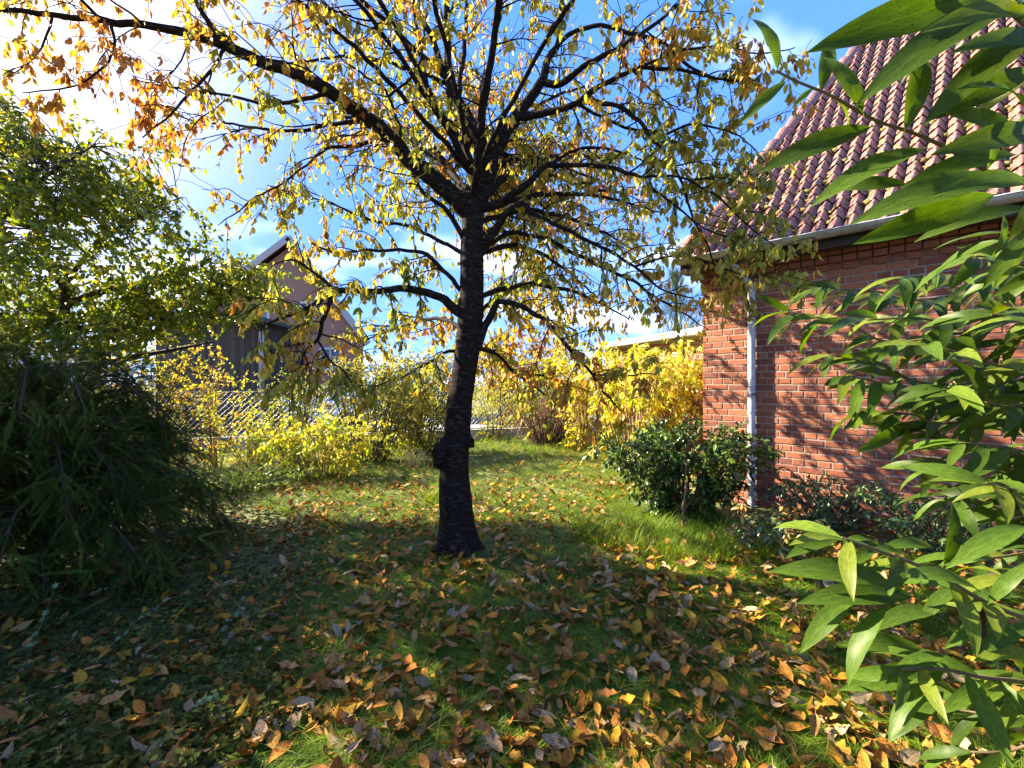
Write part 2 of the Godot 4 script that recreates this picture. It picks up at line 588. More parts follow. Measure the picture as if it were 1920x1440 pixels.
	L.push_back([[[903, 392, 4.2, 22], [953, 373, 4.15, 18], [993, 340, 4.05, 15], [1027, 310, 4.0, 13], [1073, 310, 3.9, 11], [1133, 313, 3.8, 10], [1200, 332, 3.7, 8], [1250, 375, 3.6, 6], [1310, 420, 3.5, 4], [1380, 455, 3.4, 3]], 0.10, 0.55, 0.78])
	L.push_back([[[1027, 310, 4.0, 10], [1060, 290, 4.1, 8], [1097, 277, 4.2, 7], [1150, 283, 4.3, 6], [1200, 300, 4.4, 4], [1270, 340, 4.5, 3]], 0.10, 0.55, 0.78])
	L.push_back([[[900, 470, 4.2, 24], [927, 433, 4.15, 20], [947, 403, 4.1, 16], [980, 383, 4.05, 13], [1007, 403, 4.0, 11], [1060, 430, 3.9, 10], [1127, 463, 3.8, 9], [1190, 500, 3.7, 7], [1240, 540, 3.65, 5], [1300, 560, 3.6, 3]], 0.11, 0.55, 0.75])
	L.push_back([[[900, 472, 4.2, 14], [960, 437, 4.4, 11], [1027, 450, 4.6, 10], [1080, 477, 4.7, 9], [1130, 501, 4.8, 9], [1180, 523, 4.9, 8], [1230, 556, 5.0, 6], [1283, 589, 5.1, 4], [1330, 620, 5.2, 2]], 0.11, 0.6, 0.8])
	L.push_back([[[893, 655, 4.2, 24], [911, 609, 4.2, 20], [929, 573, 4.15, 16], [941, 563, 4.15, 14], [971, 573, 4.1, 12], [1017, 597, 4.05, 11], [1047, 628, 4.0, 10], [1086, 676, 3.95, 8], [1110, 703, 3.9, 7], [1132, 736, 3.9, 5], [1168, 773, 3.9, 3]], 0.10, 0.5, 0.9])
	L.push_back([[[898, 655, 4.2, 9], [929, 664, 4.25, 8], [953, 685, 4.3, 7], [971, 704, 4.35, 6], [1002, 724, 4.4, 5], [1023, 742, 4.4, 3]], 0.09, 0.45, 0.9])
	L.push_back([[[971, 702, 4.35, 6], [1014, 703, 4.4, 5], [1062, 722, 4.5, 4], [1110, 735, 4.6, 2]], 0.09, 0.45, 0.9])
	L.push_back([[[1110, 703, 3.9, 5], [1165, 703, 3.9, 4], [1230, 702, 3.95, 3]], 0.10, 0.4, 0.9])
	# lower limbs over to the shed
	L.push_back([[[872, 590, 4.2, 25], [850, 576, 4.15, 23], [815, 553, 4.1, 20], [770, 543, 4.0, 17], [700, 546, 3.9, 15], [640, 545, 3.8, 14], [625, 549, 3.75, 13], [614, 580, 3.75, 12], [605, 604, 3.75, 11], [594, 636, 3.75, 8], [571, 664, 3.75, 6], [560, 692, 3.75, 4], [546, 722, 3.75, 3]], 0.11, 0.5, 0.9])
	L.push_back([[[628, 548, 3.75, 10], [581, 574, 3.65, 9], [534, 595, 3.55, 7], [483, 614, 3.45, 4]], 0.09, 0.5, 0.9])
	L.push_back([[[628, 546, 3.75, 9], [596, 514, 3.7, 7], [571, 499, 3.65, 6], [547, 488, 3.6, 4], [510, 500, 3.5, 3]], 0.09, 0.45, 0.95])
	L.push_back([[[594, 638, 3.75, 6], [618, 674, 3.7, 5], [643, 696, 3.7, 4], [672, 735, 3.7, 3]], 0.09, 0.45, 0.95])
	L.push_back([[[872, 552, 4.2, 13], [840, 515, 4.2, 11], [790, 473, 4.15, 10], [733, 470, 4.1, 8], [683, 470, 4.05, 7], [633, 472, 4.0, 6], [583, 458, 3.95, 5]], 0.10, 0.5, 0.9])
	L.push_back([[[870, 478, 4.2, 12], [840, 460, 4.25, 10], [810, 443, 4.3, 9], [760, 423, 4.4, 8], [693, 410, 4.5, 7], [633, 387, 4.6, 5], [560, 363, 4.7, 4], [500, 350, 4.8, 2]], 0.11, 0.5, 0.8])
	L.push_back([[[874, 460, 4.2, 14], [847, 410, 4.1, 12], [827, 383, 4.0, 11], [793, 360, 3.9, 10], [773, 320, 3.85, 9], [760, 287, 3.8, 8], [747, 233, 3.75, 7], [730, 180, 3.7, 7], [700, 150, 3.65, 5], [640, 110, 3.6, 4], [590, 40, 3.5, 3]], 0.10, 0.6, 0.8])
	L.push_back([[[730, 180, 3.7, 7], [770, 145, 3.7, 6], [790, 110, 3.7, 5], [800, 30, 3.7, 3]], 0.11, 0.5, 0.8])
	L.push_back([[[860, 655, 4.2, 10], [833, 661, 4.15, 8], [810, 676, 4.1, 7], [780, 695, 4.05, 5], [740, 712, 4.0, 4], [690, 730, 4.0, 3]], 0.085, 0.45, 0.95])
	L.push_back([[[833, 155, 4.3, 11], [773, 133, 4.35, 9], [710, 113, 4.4, 8], [633, 107, 4.5, 6], [560, 117, 4.6, 5], [500, 125, 4.7, 3]], 0.11, 0.6, 0.85])
	L.push_back([[[722, 258, 3.95, 11], [660, 273, 3.9, 9], [610, 280, 3.85, 8], [577, 310, 3.8, 6], [530, 345, 3.75, 5], [470, 380, 3.7, 4], [410, 420, 3.7, 2]], 0.11, 0.55, 0.7])
	L.push_back([[[683, 228, 3.9, 12], [627, 233, 4.0, 10], [560, 247, 4.1, 8], [480, 240, 4.15, 7], [420, 232, 4.2, 5], [360, 225, 4.2, 4], [300, 205, 4.2, 3]], 0.11, 0.6, 0.8])
	L.push_back([[[620, 172, 3.8, 12], [560, 190, 3.7, 10], [500, 195, 3.6, 8], [420, 180, 3.5, 6], [330, 165, 3.4, 5], [250, 150, 3.35, 3]], 0.11, 0.6, 0.8])
	L.push_back([[[420, 92, 3.55, 9], [400, 130, 3.5, 8], [370, 160, 3.45, 7], [320, 215, 3.4, 5], [270, 260, 3.4, 3]], 0.11, 0.5, 0.7])
	L.push_back([[[210, 42, 3.4, 8], [212, 90, 3.35, 6], [190, 130, 3.3, 5], [130, 165, 3.25, 4], [40, 170, 3.2, 3]], 0.10, 0.5, 0.85])
	# outer forks in front of the roof
	L.push_back([[[1198, 129, 3.75, 8], [1270, 95, 3.6, 7], [1350, 85, 3.5, 5], [1420, 100, 3.4, 4], [1490, 90, 3.3, 2]], 0.085, 0.5, 0.9])
	L.push_back([[[1224, 262, 3.75, 8], [1290, 235, 3.6, 6], [1350, 240, 3.5, 5], [1410, 275, 3.4, 3], [1450, 330, 3.4, 2]], 0.085, 0.45, 0.9])
	L.push_back([[[1200, 332, 3.7, 8], [1270, 330, 3.55, 6], [1340, 365, 3.45, 5], [1400, 420, 3.4, 4], [1460, 470, 3.35, 2]], 0.085, 0.45, 0.92])
	L.push_back([[[1190, 500, 3.7, 7], [1260, 480, 3.6, 5], [1330, 490, 3.5, 4], [1400, 520, 3.4, 3], [1470, 500, 3.35, 2]], 0.085, 0.42, 0.92])
	L.push_back([[[1080, 193, 3.95, 9], [1160, 235, 4.1, 7], [1240, 250, 4.2, 6], [1310, 300, 4.3, 4], [1370, 380, 4.4, 2]], 0.09, 0.5, 0.9])
	# limbs that reach back over the lawn, and forwards over the camera side
	L.push_back([[[880, 380, 4.3, 24], [850, 330, 4.8, 20], [800, 270, 5.4, 16], [740, 240, 6.0, 12], [660, 220, 6.5, 8], [600, 215, 6.9, 4]], 0.13, 0.7, 0.85])
	L.push_back([[[905, 370, 4.3, 24], [950, 330, 4.9, 18], [1010, 300, 5.5, 14], [1080, 290, 6.0, 10], [1150, 300, 6.4, 5]], 0.13, 0.7, 0.8])
	L.push_back([[[890, 360, 4.1, 22], [900, 250, 3.7, 19], [920, 100, 3.3, 16], [950, -80, 2.9, 12], [990, -300, 2.6, 7]], 0.15, 0.6, 0.6])
	L.push_back([[[895, 600, 4.3, 12], [915, 570, 4.7, 10], [950, 570, 5.2, 8], [1010, 590, 5.7, 6], [1080, 620, 6.1, 4]], 0.09, 0.5, 0.95])
	L.push_back([[[868, 620, 4.3, 12], [840, 600, 4.7, 10], [800, 600, 5.2, 8], [740, 615, 5.7, 6], [680, 640, 6.1, 4]], 0.09, 0.5, 0.95])
	L.push_back([[[893, 660, 4.3, 10], [905, 655, 4.6, 8], [930, 660, 5.0, 6], [960, 680, 5.4, 4]], 0.085, 0.45, 0.95])
	# the far side of the crown, over the back of the lawn
	for i in 7:
		var f := (i + 0.5) / 7.0
		var ex := lerpf(560.0, 1240.0, f) + rng.randf_range(-30, 30)
		var ey := rng.randf_range(60.0, 400.0)
		var ez := rng.randf_range(6.2, 7.4)
		var sx := lerpf(875.0, 905.0, f)
		var sy := rng.randf_range(250.0, 390.0)
		L.push_back([[[sx, sy, 4.3, 14], [lerpf(sx, ex, 0.3), lerpf(sy, ey, 0.45), lerpf(4.3, ez, 0.35), 11], [lerpf(sx, ex, 0.65), lerpf(sy, ey, 0.85), lerpf(4.3, ez, 0.7), 8], [ex, ey, ez, 4]], 0.14, 0.8, 0.75])
	for q in [[1150, 360, 6.6, 330], [1060, 430, 6.8, 380], [1190, 470, 6.2, 420], [1120, 560, 6.4, 480], [1010, 520, 6.9, 450], [1180, 600, 5.9, 560], [1240, 400, 5.8, 400], [980, 400, 7.3, 360]]:
		L.push_back([[[890, q[3], 4.25, 15], [lerpf(890, q[0], 0.35), lerpf(q[3], q[1], 0.2) - 35, lerpf(4.25, q[2], 0.4), 12], [lerpf(890, q[0], 0.7), lerpf(q[3], q[1], 0.6) - 30, lerpf(4.25, q[2], 0.75), 8], [q[0], q[1], q[2], 3]], 0.12, 0.7, 0.9])
	# the near side of the crown, above and in front of the lens
	for w in [Vector3(-1.9, 4.3, -2.2), Vector3(-2.9, 4.7, -2.8), Vector3(-0.9, 4.8, -1.9), Vector3(0.3, 4.7, -2.0), Vector3(-2.2, 5.2, -2.0), Vector3(1.3, 4.6, -2.6)]:
		var at := px(890, 330, 4.15)
		var row := []
		for f in [0.0, 0.35, 0.7, 1.0]:
			var p: Vector3 = at.lerp(w, f) + Vector3(0, 0.35 * sin(f * PI), 0)
			row.push_back([960.0 + p.x / -p.z * FOCAL, 720.0 - (p.y - EYE_HEIGHT) / -p.z * FOCAL, -p.z, lerpf(0.062, 0.016, f) * FOCAL / -p.z])
		L.push_back([row, 0.13, 0.7, 0.9, 0.4])
	for b in L:
		cherry_branch(t, bark, b[0], b[1], b[2], b[3], b[4] if b.size() > 4 else 0.15)
	var lm := leaf(1.0, 0.41, 5, 0.30, 0.6, 0.06, 0.85, 0.28).mesh()
	var mat := leaf_mat(0.5, 1.0, 0.4, leaf_tex(0.25, 0.3, Color(1, 0.98, 0.8), 5, 0.22), Color(1, 1, 0.7))
	print("cherry leaves ", cherry_xf.size())
	foliage(t, lm, mat, cherry_xf, cherry_cols, 300, "leaf", "foliage")

# ------------------------------------------------------------------ masonry and roofs
func brick_mesh(w: float, h: float, d: float, chamfer: float) -> MB:
	# front face looks along +Z at z = 0; x from 0 to w, y from 0 to h
	var mb := MB.new()
	var c := chamfer
	var f := [Vector3(c, c, 0), Vector3(w - c, c, 0), Vector3(w - c, h - c, 0), Vector3(c, h - c, 0)]
	var e := [Vector3(0, 0, -c), Vector3(w, 0, -c), Vector3(w, h, -c), Vector3(0, h, -c)]
	var b := [Vector3(0, 0, -d), Vector3(w, 0, -d), Vector3(w, h, -d), Vector3(0, h, -d)]
	mb.quad(f[0], f[1], f[2], f[3])
	for i in 4:
		var j := (i + 1) % 4
		mb.quad(e[i], e[j], f[j], f[i])
		mb.quad(b[i], b[j], e[j], e[i])
	return mb

func masonry(wall: Node3D, origin: Vector3, u: Vector3, n: Vector3, length: float, height: float, course: float, module: float, joint: float, mats: Array, singles: int, skip_above := 99.0) -> void:
	# header and stretcher courses in turn; the bricks that show largest are parts
	var hw := module - joint
	var sw := module * 2.0 - joint
	var bh := course - joint
	var variants := {}
	for k in [hw, sw]:
		variants[k] = []
		for q in 3:
			variants[k].push_back(brick_mesh(k - q * 0.002, bh - (q % 2) * 0.002, 0.03, 0.004 + 0.0015 * q))
	var basis := Basis(u, Vector3.UP, n)
	var list := []
	for row in int(height / course):
		var stretch := row % 2 == 1
		var step := module * 2.0 if stretch else module
		var x := 0.0
		if stretch:
			x = -module * (0.5 + (1.0 if (row / 2) % 2 == 1 else 0.0))
		while x < length:
			var w := sw if stretch else hw
			var a := maxf(x, 0.0)
			var bb := minf(x + w, length)
			if bb - a > 0.03:
				var q := rng.randi() % 3
				var at := origin + u * a + Vector3.UP * (row * course + rng.randf_range(-0.0015, 0.0015)) + n * rng.randf_range(-0.002, 0.003)
				var bas := basis.rotated(n, rng.randf_range(-0.006, 0.006))
				if bb - a < w - 0.001:
					bas = Basis(bas.x * ((bb - a) / w), bas.y, bas.z)
				list.push_back([w, q, Transform3D(bas, at), rng.randi() % mats.size()])
			x += step
	var order := []
	for i in list.size():
		var p: Vector3 = list[i][2].origin
		order.push_back([-view_size(p + u * 0.06) * list[i][0], i])
	order.sort_custom(func(a, b): return a[0] < b[0])
	var meshes := {}
	for k in variants:
		meshes[k] = []
		for m in variants[k]:
			meshes[k].push_back(m.mesh(false))
	var bulk := []
	for m in mats:
		bulk.push_back(MB.new())
	for k in order.size():
		var b: Array = list[order[k][1]]
		if k < singles and order[k][0] < 0.0:
			part("brick", meshes[b[0]][b[1]], mats[b[3]], wall, b[2])
		else:
			bulk[b[3]].append(variants[b[0]][b[1]], b[2])
	for i in mats.size():
		if bulk[i].v.size() > 0:
			part("brickwork", bulk[i].mesh(false), mats[i], wall).set_meta("kind", "stuff")

func brick_materials(light: float, seed_at: int) -> Array:
	var out := []
	var tones := [Color(0.30, 0.092, 0.044), Color(0.36, 0.118, 0.056), Color(0.24, 0.076, 0.042), Color(0.33, 0.112, 0.060), Color(0.20, 0.068, 0.044), Color(0.39, 0.145, 0.075)]
	var nrm := noise_tex(256, 0.06, [], seed_at + 40, 4, 4.0)
	var grain := noise_tex(256, 0.035, [[0.0, Color(0.55, 0.5, 0.5)], [0.4, Color(0.85, 0.83, 0.8)], [0.75, Color(1, 1, 1)], [1.0, Color(0.75, 0.7, 0.68)]], seed_at, 5)
	for c in tones:
		var m := textured(grain, Vector3.ONE * 2.3, 0.9, nrm, 0.7)
		m.albedo_color = srgb(Color(c.r * light, c.g * light, c.b * light))
		out.push_back(m)
	return out

func pantile(w: float, l: float) -> MB:
	# S-shaped tile: +X across, +Z down the slope, +Y off the roof
	var mb := MB.new()
	var nx := 8
	var thick := 0.014
	for layer in 2:
		for j in 2:
			for i in nx + 1:
				var f := float(i) / nx
				var y := 0.034 * sin(TAU * (f - 0.25)) + 0.012 * sin(2.0 * TAU * f)
				y += 0.028 * j                       # the lower end rides on the next tile
				mb.vert(Vector3((f - 0.5) * w * 1.06, y - thick * layer, l * (1.12 * j - 0.12)), Vector2(f, j))
	var k := nx + 1
	for i in nx:
		mb.tri(i, i + 1, k + i); mb.tri(i + 1, k + i + 1, k + i)
		mb.tri(k + i, k + i + 1, 3 * k + i); mb.tri(k + i + 1, 3 * k + i + 1, 3 * k + i)
	mb.tri(k - 1, 3 * k - 1, 2 * k - 1); mb.tri(3 * k - 1, 4 * k - 1, 2 * k - 1)
	mb.tri(0, k, 2 * k); mb.tri(k, 3 * k, 2 * k)
	return mb

func build_brick_house() -> void:
	var corner := Vector3(2.5, 0, -6.2)
	var u := Vector3(0.70, 0, 0.714).normalized()
	var n := Vector3(-0.714, 0, 0.70).normalized()
	var long := 7.0
	var wide := 5.75
	var eave := 3.10
	var t := thing("brick_building", "red brick building with steep pantiled roof, gutter and grey downpipe", "building", corner)
	var mortar := textured(noise_tex(256, 0.05, [[0.0, Color(0.13, 0.11, 0.09)], [0.5, Color(0.26, 0.22, 0.18)], [1.0, Color(0.42, 0.37, 0.30)]], 31, 4), Vector3.ONE * 3.0, 0.95)
	var mats := brick_materials(0.88, 33)
	var mb := MB.new()
	var c := corner + u * (long / 2) - n * (wide / 2) + Vector3(0, eave / 2 - 0.1, 0)
	mb.box(c - Vector3(0, 0.05, 0), u * (long / 2 - 0.005), Vector3(0, eave / 2 + 0.15, 0), n * (wide / 2 - 0.005))
	var wall := part("wall", mb.mesh(false), mortar, t)
	masonry(wall, corner + Vector3(0, -0.05, 0), u, n, long, eave - 0.29, 0.0775, 0.13, 0.010, mats, 300)
	masonry(wall, corner - n * wide + Vector3(0, -0.05, 0), n, -u, wide, eave - 0.02, 0.0775, 0.13, 0.011, mats, 0)
	# corbelled top: a dog-tooth course between two projecting ones
	var corb := MB.new()
	for row in 3:
		var y := -0.05 + 36 * 0.0775 + row * 0.0775
		var x := -0.02
		var k := 0
		while x < long:
			var out := 0.03 + 0.03 * row
			if row == 0 and k % 2 == 1:
				out = 0.004
			var w := 0.119
			corb.append(brick_mesh(w, 0.067, 0.16, 0.004), Transform3D(Basis(u, Vector3.UP, n), corner + u * x + Vector3.UP * y + n * out))
			x += 0.13
			k += 1
	part("cornice", corb.mesh(false), mats[0], t)
	# roof planes
	var e := corner + n * 0.25 - u * 0.20 + Vector3(0, eave + 0.03, 0)
	var slope := 1.15
	var half := 3.13
	var hip_u := 1.394
	var ridge_h := half * slope
	var back := -n
	var len_e := long + 0.4
	var r0 := e + u * hip_u + back * half + Vector3.UP * ridge_h
	var r1 := e + u * (len_e - hip_u) + back * half + Vector3.UP * ridge_h
	var e1 := e + u * len_e
	var f0 := e + back * half * 2.0
	var f1 := e1 + back * half * 2.0
	var deck := MB.new()
	var dn := Vector3(0, -0.09, 0)
	deck.quad(e + dn, e1 + dn, r1 + dn, r0 + dn)
	deck.quad(f1 + dn, f0 + dn, r0 + dn, r1 + dn)
	var k2 := deck.v.size()
	for p in [f0, e, r0, e1, f1, r1]:
		deck.vert(p + dn)
	deck.tri(k2, k2 + 1, k2 + 2); deck.tri(k2 + 3, k2 + 4, k2 + 5)
	deck.quad(e + dn * 1.3, f0 + dn * 1.3, f1 + dn * 1.3, e1 + dn * 1.3)
	var roof := part("roof", deck.mesh(false), plain(Color(0.05, 0.035, 0.03), 0.9), t)
	# pantiles
	var s_dir := (back * half + Vector3.UP * ridge_h).normalized()
	var s_len := sqrt(half * half + ridge_h * ridge_h)
	var nrm := u.cross(s_dir).normalized()
	if nrm.y < 0.0: nrm = -nrm
	var tw := 0.148
	var tg := 0.185
	var tile := pantile(tw, tg)
	var tile_mesh := tile.mesh()
	var tmats := []
	var tile_tones := [Color(0.21, 0.062, 0.032), Color(0.165, 0.050, 0.028), Color(0.25, 0.080, 0.042), Color(0.13, 0.042, 0.027)]
	var grain := noise_tex(512, 0.03, [[0.0, Color(0.35, 0.33, 0.33)], [0.40, Color(0.8, 0.78, 0.76)], [0.62, Color(1, 0.98, 0.97)], [1.0, Color(1, 1, 1)]], 77, 5)
	var spots := noise_tex(512, 0.06, [], 78, 4)
	var sp_im: Image = spots.get_image()
	var over := Image.create(512, 512, false, Image.FORMAT_RGBA8)
	for y in 512:
		for x in 512:
			var q := sp_im.get_pixel(x, y).r
			var col := Color(0.86, 0.85, 0.82) if q > 0.66 else Color(0.30, 0.27, 0.09)  # pale and olive-brown patches, scattered by noise over the tile colour
			over.set_pixel(x, y, Color(col.r, col.g, col.b, clampf((q - 0.66) * 8.0, 0, 0.8) if q > 0.66 else clampf((0.32 - q) * 7.0, 0, 0.85)))
	var over_tex := ImageTexture.create_from_image(over)
	for cc in tile_tones:
		var m := textured(grain, Vector3.ONE * 1.1, 0.5)
		m.albedo_color = srgb(cc)
		m.metallic_specular = 0.7
		m.detail_enabled = true
		m.detail_albedo = over_tex
		m.detail_blend_mode = BaseMaterial3D.BLEND_MODE_MIX
		tmats.push_back(m)
	var list := []
	for row in int(s_len / tg) + 1:
		var s := s_len - (row + 0.0) * tg          # distance of the tile's upper end up the slope
		if s < tg * 0.2: continue
		var share := clampf((s - tg) / s_len, 0.0, 1.0)
		var a := hip_u * share
		var b := len_e - hip_u * share
		var cnum := int((b - a) / tw) + 1
		for i in cnum:
			var x: float = (floor(a / tw) + i + 0.5) * tw
			if x < a - tw * 0.2 or x > b + tw * 0.2: continue
			var at := e + u * x + s_dir * s + nrm * (0.0 + rng.randf_range(-0.004, 0.004))
			var bas := Basis(u, nrm, -s_dir).rotated(nrm, rng.randf_range(-0.02, 0.02)).rotated(u, rng.randf_range(-0.012, 0.012))
			list.push_back([Transform3D(bas, at), rng.randi() % 4])
	var order := []
	for i in list.size():
		order.push_back([-view_size(list[i][0].origin), i])
	order.sort_custom(func(p, q): return p[0] < q[0])
	var bulk := [MB.new(), MB.new(), MB.new(), MB.new()]
	for k in order.size():
		var q: Array = list[order[k][1]]
		if k < 300 and order[k][0] < 0.0:
			part("tile", tile_mesh, tmats[q[1]], roof, q[0])
		else:
			bulk[q[1]].append(tile, q[0])
	for i in 4:
		if bulk[i].v.size() > 0:
			part("tiling", bulk[i].mesh(), tmats[i], roof).set_meta("kind", "stuff")
	# ridge and hip tiles, half round, one by one
	for line in [[r0, r1], [e + Vector3(0, 0.02, 0), r0], [e1, r1]]:
		var p0: Vector3 = line[0]
		var p1: Vector3 = line[1]
		var dd := (p1 - p0).normalized()
		var cnt := int(p0.distance_to(p1) / 0.30)
		for i in cnt:
			var rm := MB.new()
			var a0 := p0 + dd * (0.30 * i) + Vector3(0, 0.03 if line[0] == r0 else -0.01, 0)
			tube(rm, PackedVector3Array([a0, a0 + dd * 0.16, a0 + dd * 0.325]), PackedFloat32Array([0.078, 0.09, 0.112]), 10, 0.0, false)
			part("ridge_tile", rm.mesh(), tmats[i % 4], roof)
	# moss pads in the lower courses
	var moss := MB.new()
	for i in 420:
		var x := rng.randf_range(0.3, 5.2)
		var s := rng.randf_range(0.05, 2.4) * rng.randf_range(0.3, 1.0)
		var sz := rng.randf_range(0.012, 0.04)
		blob(moss, e + u * x + s_dir * s + nrm * 0.005, Basis(u * sz * 1.4, nrm * sz * 0.7, s_dir * sz), 5, 7, 0.5, 300.0)
	part("moss", moss.mesh(), plain(Color(0.16, 0.13, 0.03), 0.95), roof).set_meta("kind", "stuff")
	# gutter, half round, with its brackets, and the downpipe with swan neck
	var zinc := textured(noise_tex(256, 0.03, [[0.0, Color(0.28, 0.29, 0.30)], [0.6, Color(0.45, 0.46, 0.47)], [1.0, Color(0.6, 0.61, 0.62)]], 91, 4), Vector3.ONE * 2.0, 0.42)
	zinc.metallic = 0.55
	var g := MB.new()
	var gc := e + n * 0.055 + Vector3(0, -0.035, 0)
	var seg := 10
	for side in 2:
		for j in 2:
			for i in seg + 1:
				var a := PI + PI * i / seg
				var rr := 0.068 - 0.003 * side
				g.vert(gc + u * (len_e * j) + n * (cos(a) * rr) + Vector3.UP * (sin(a) * rr))
	for side in 2:
		for i in seg:
			var a := side * 2 * (seg + 1) + i
			g.tri(a, a + 1, a + seg + 1); g.tri(a + 1, a + seg + 2, a + seg + 1)
	var gutter := part("gutter", g.mesh(), zinc, t)
	var bead := MB.new()
	tube(bead, PackedVector3Array([gc + n * 0.07, gc + n * 0.07 + u * len_e]), PackedFloat32Array([0.009, 0.009]), 8)
	part("bead", bead.mesh(), zinc, gutter)
	var fascia := MB.new()
	fascia.box(e + u * (len_e / 2) - n * 0.03 + Vector3(0, -0.10, 0), u * (len_e / 2), Vector3(0, 0.075, 0), n * 0.012)
	fascia.box(e + u * (len_e / 2) - n * 0.12 + Vector3(0, -0.185, 0), u * (len_e / 2), Vector3(0, 0.01, 0), n * 0.12)
	part("fascia", fascia.mesh(false), plain(Color(0.035, 0.025, 0.02), 0.8), t)
	var pipe := MB.new()
	var foot := corner + u * 0.62 + n * 0.058
	var top := corner + u * 0.62 + n * 0.058
	var path := PackedVector3Array([foot + Vector3(0, -0.1, 0), foot + Vector3(0, 1.3, 0), top + Vector3(0, 2.60, 0), top + Vector3(0, 2.66, 0), top + n * 0.10 - u * 0.10 + Vector3(0, 2.86, 0), top + n * 0.215 - u * 0.20 + Vector3(0, 3.02, 0), top + n * 0.23 - u * 0.22 + Vector3(0, 3.09, 0)])
	tube(pipe, path, PackedFloat32Array([0.043, 0.043, 0.043, 0.043, 0.043, 0.043, 0.043]), 16)
	var grey := textured(noise_tex(256, 0.02, [[0.0, Color(0.26, 0.27, 0.30)], [0.5, Color(0.38, 0.40, 0.44)], [1.0, Color(0.46, 0.48, 0.51)]], 92, 4), Vector3.ONE * 2.0, 0.45)
	var dp := part("downpipe", pipe.mesh(), grey, t)
	for y in [0.55, 1.36, 2.3]:
		var br := MB.new()
		tube(br, PackedVector3Array([foot + Vector3(0, y, 0), foot + Vector3(0, y + 0.028, 0)]), PackedFloat32Array([0.049, 0.049]), 16)
		br.box(foot - n * 0.05 + Vector3(0, y + 0.014, 0), u * 0.012, Vector3(0, 0.012, 0), n * 0.04)
		part("bracket", br.mesh(false), plain(Color(0.10, 0.10, 0.12), 0.5, 0.5), dp)

func build_garage() -> void:
	var far := Vector3(2.45, 0, -12.5)
	var u := Vector3(0.31, 0, 0.95).normalized()
	var n := Vector3(-0.95, 0, 0.31).normalized()
	var t := thing("garage", "low red brick garage with flat roof and pale green roof edge", "building", far)
	var mortar := plain(Color(0.36, 0.33, 0.29), 0.95)
	var mb := MB.new()
	var long := 5.0
	mb.box(far + u * (long / 2) - n * 1.5 + Vector3(0, 1.2, 0), u * (long / 2 - 0.01), Vector3(0, 1.25, 0), n * 1.495)
	var wall := part("wall", mb.mesh(false), mortar, t)
	masonry(wall, far + Vector3(0, -0.02, 0), u, n, long, 2.46, 0.0775, 0.13, 0.011, brick_materials(0.88, 51), 200)
	var roof := MB.new()
	roof.box(far + u * (long / 2) - n * 1.45 + Vector3(0, 2.485, 0), u * (long / 2 + 0.12), Vector3(0, 0.035, 0), n * 1.65)
	part("roof", roof.mesh(false), plain(Color(0.5, 0.5, 0.48), 0.6), t)
	var edge := MB.new()
	edge.box(far + u * (long / 2) + n * 0.215 + Vector3(0, 2.50, 0), u * (long / 2 + 0.13), Vector3(0, 0.05, 0), n * 0.012)
	edge.box(far - u * 0.13 - n * 1.45 + Vector3(0, 2.50, 0), u * 0.012, Vector3(0, 0.05, 0), n * 1.66)
	part("roof_edge", edge.mesh(false), plain(Color(0.30, 0.46, 0.42), 0.5), t)
	var gut := MB.new()
	tube(gut, PackedVector3Array([far + n * 0.26 - u * 0.1 + Vector3(0, 2.44, 0), far + n * 0.26 + u * long + Vector3(0, 2.44, 0)]), PackedFloat32Array([0.045, 0.045]), 10)
	part("gutter", gut.mesh(), plain(Color(0.40, 0.40, 0.39), 0.5), t)

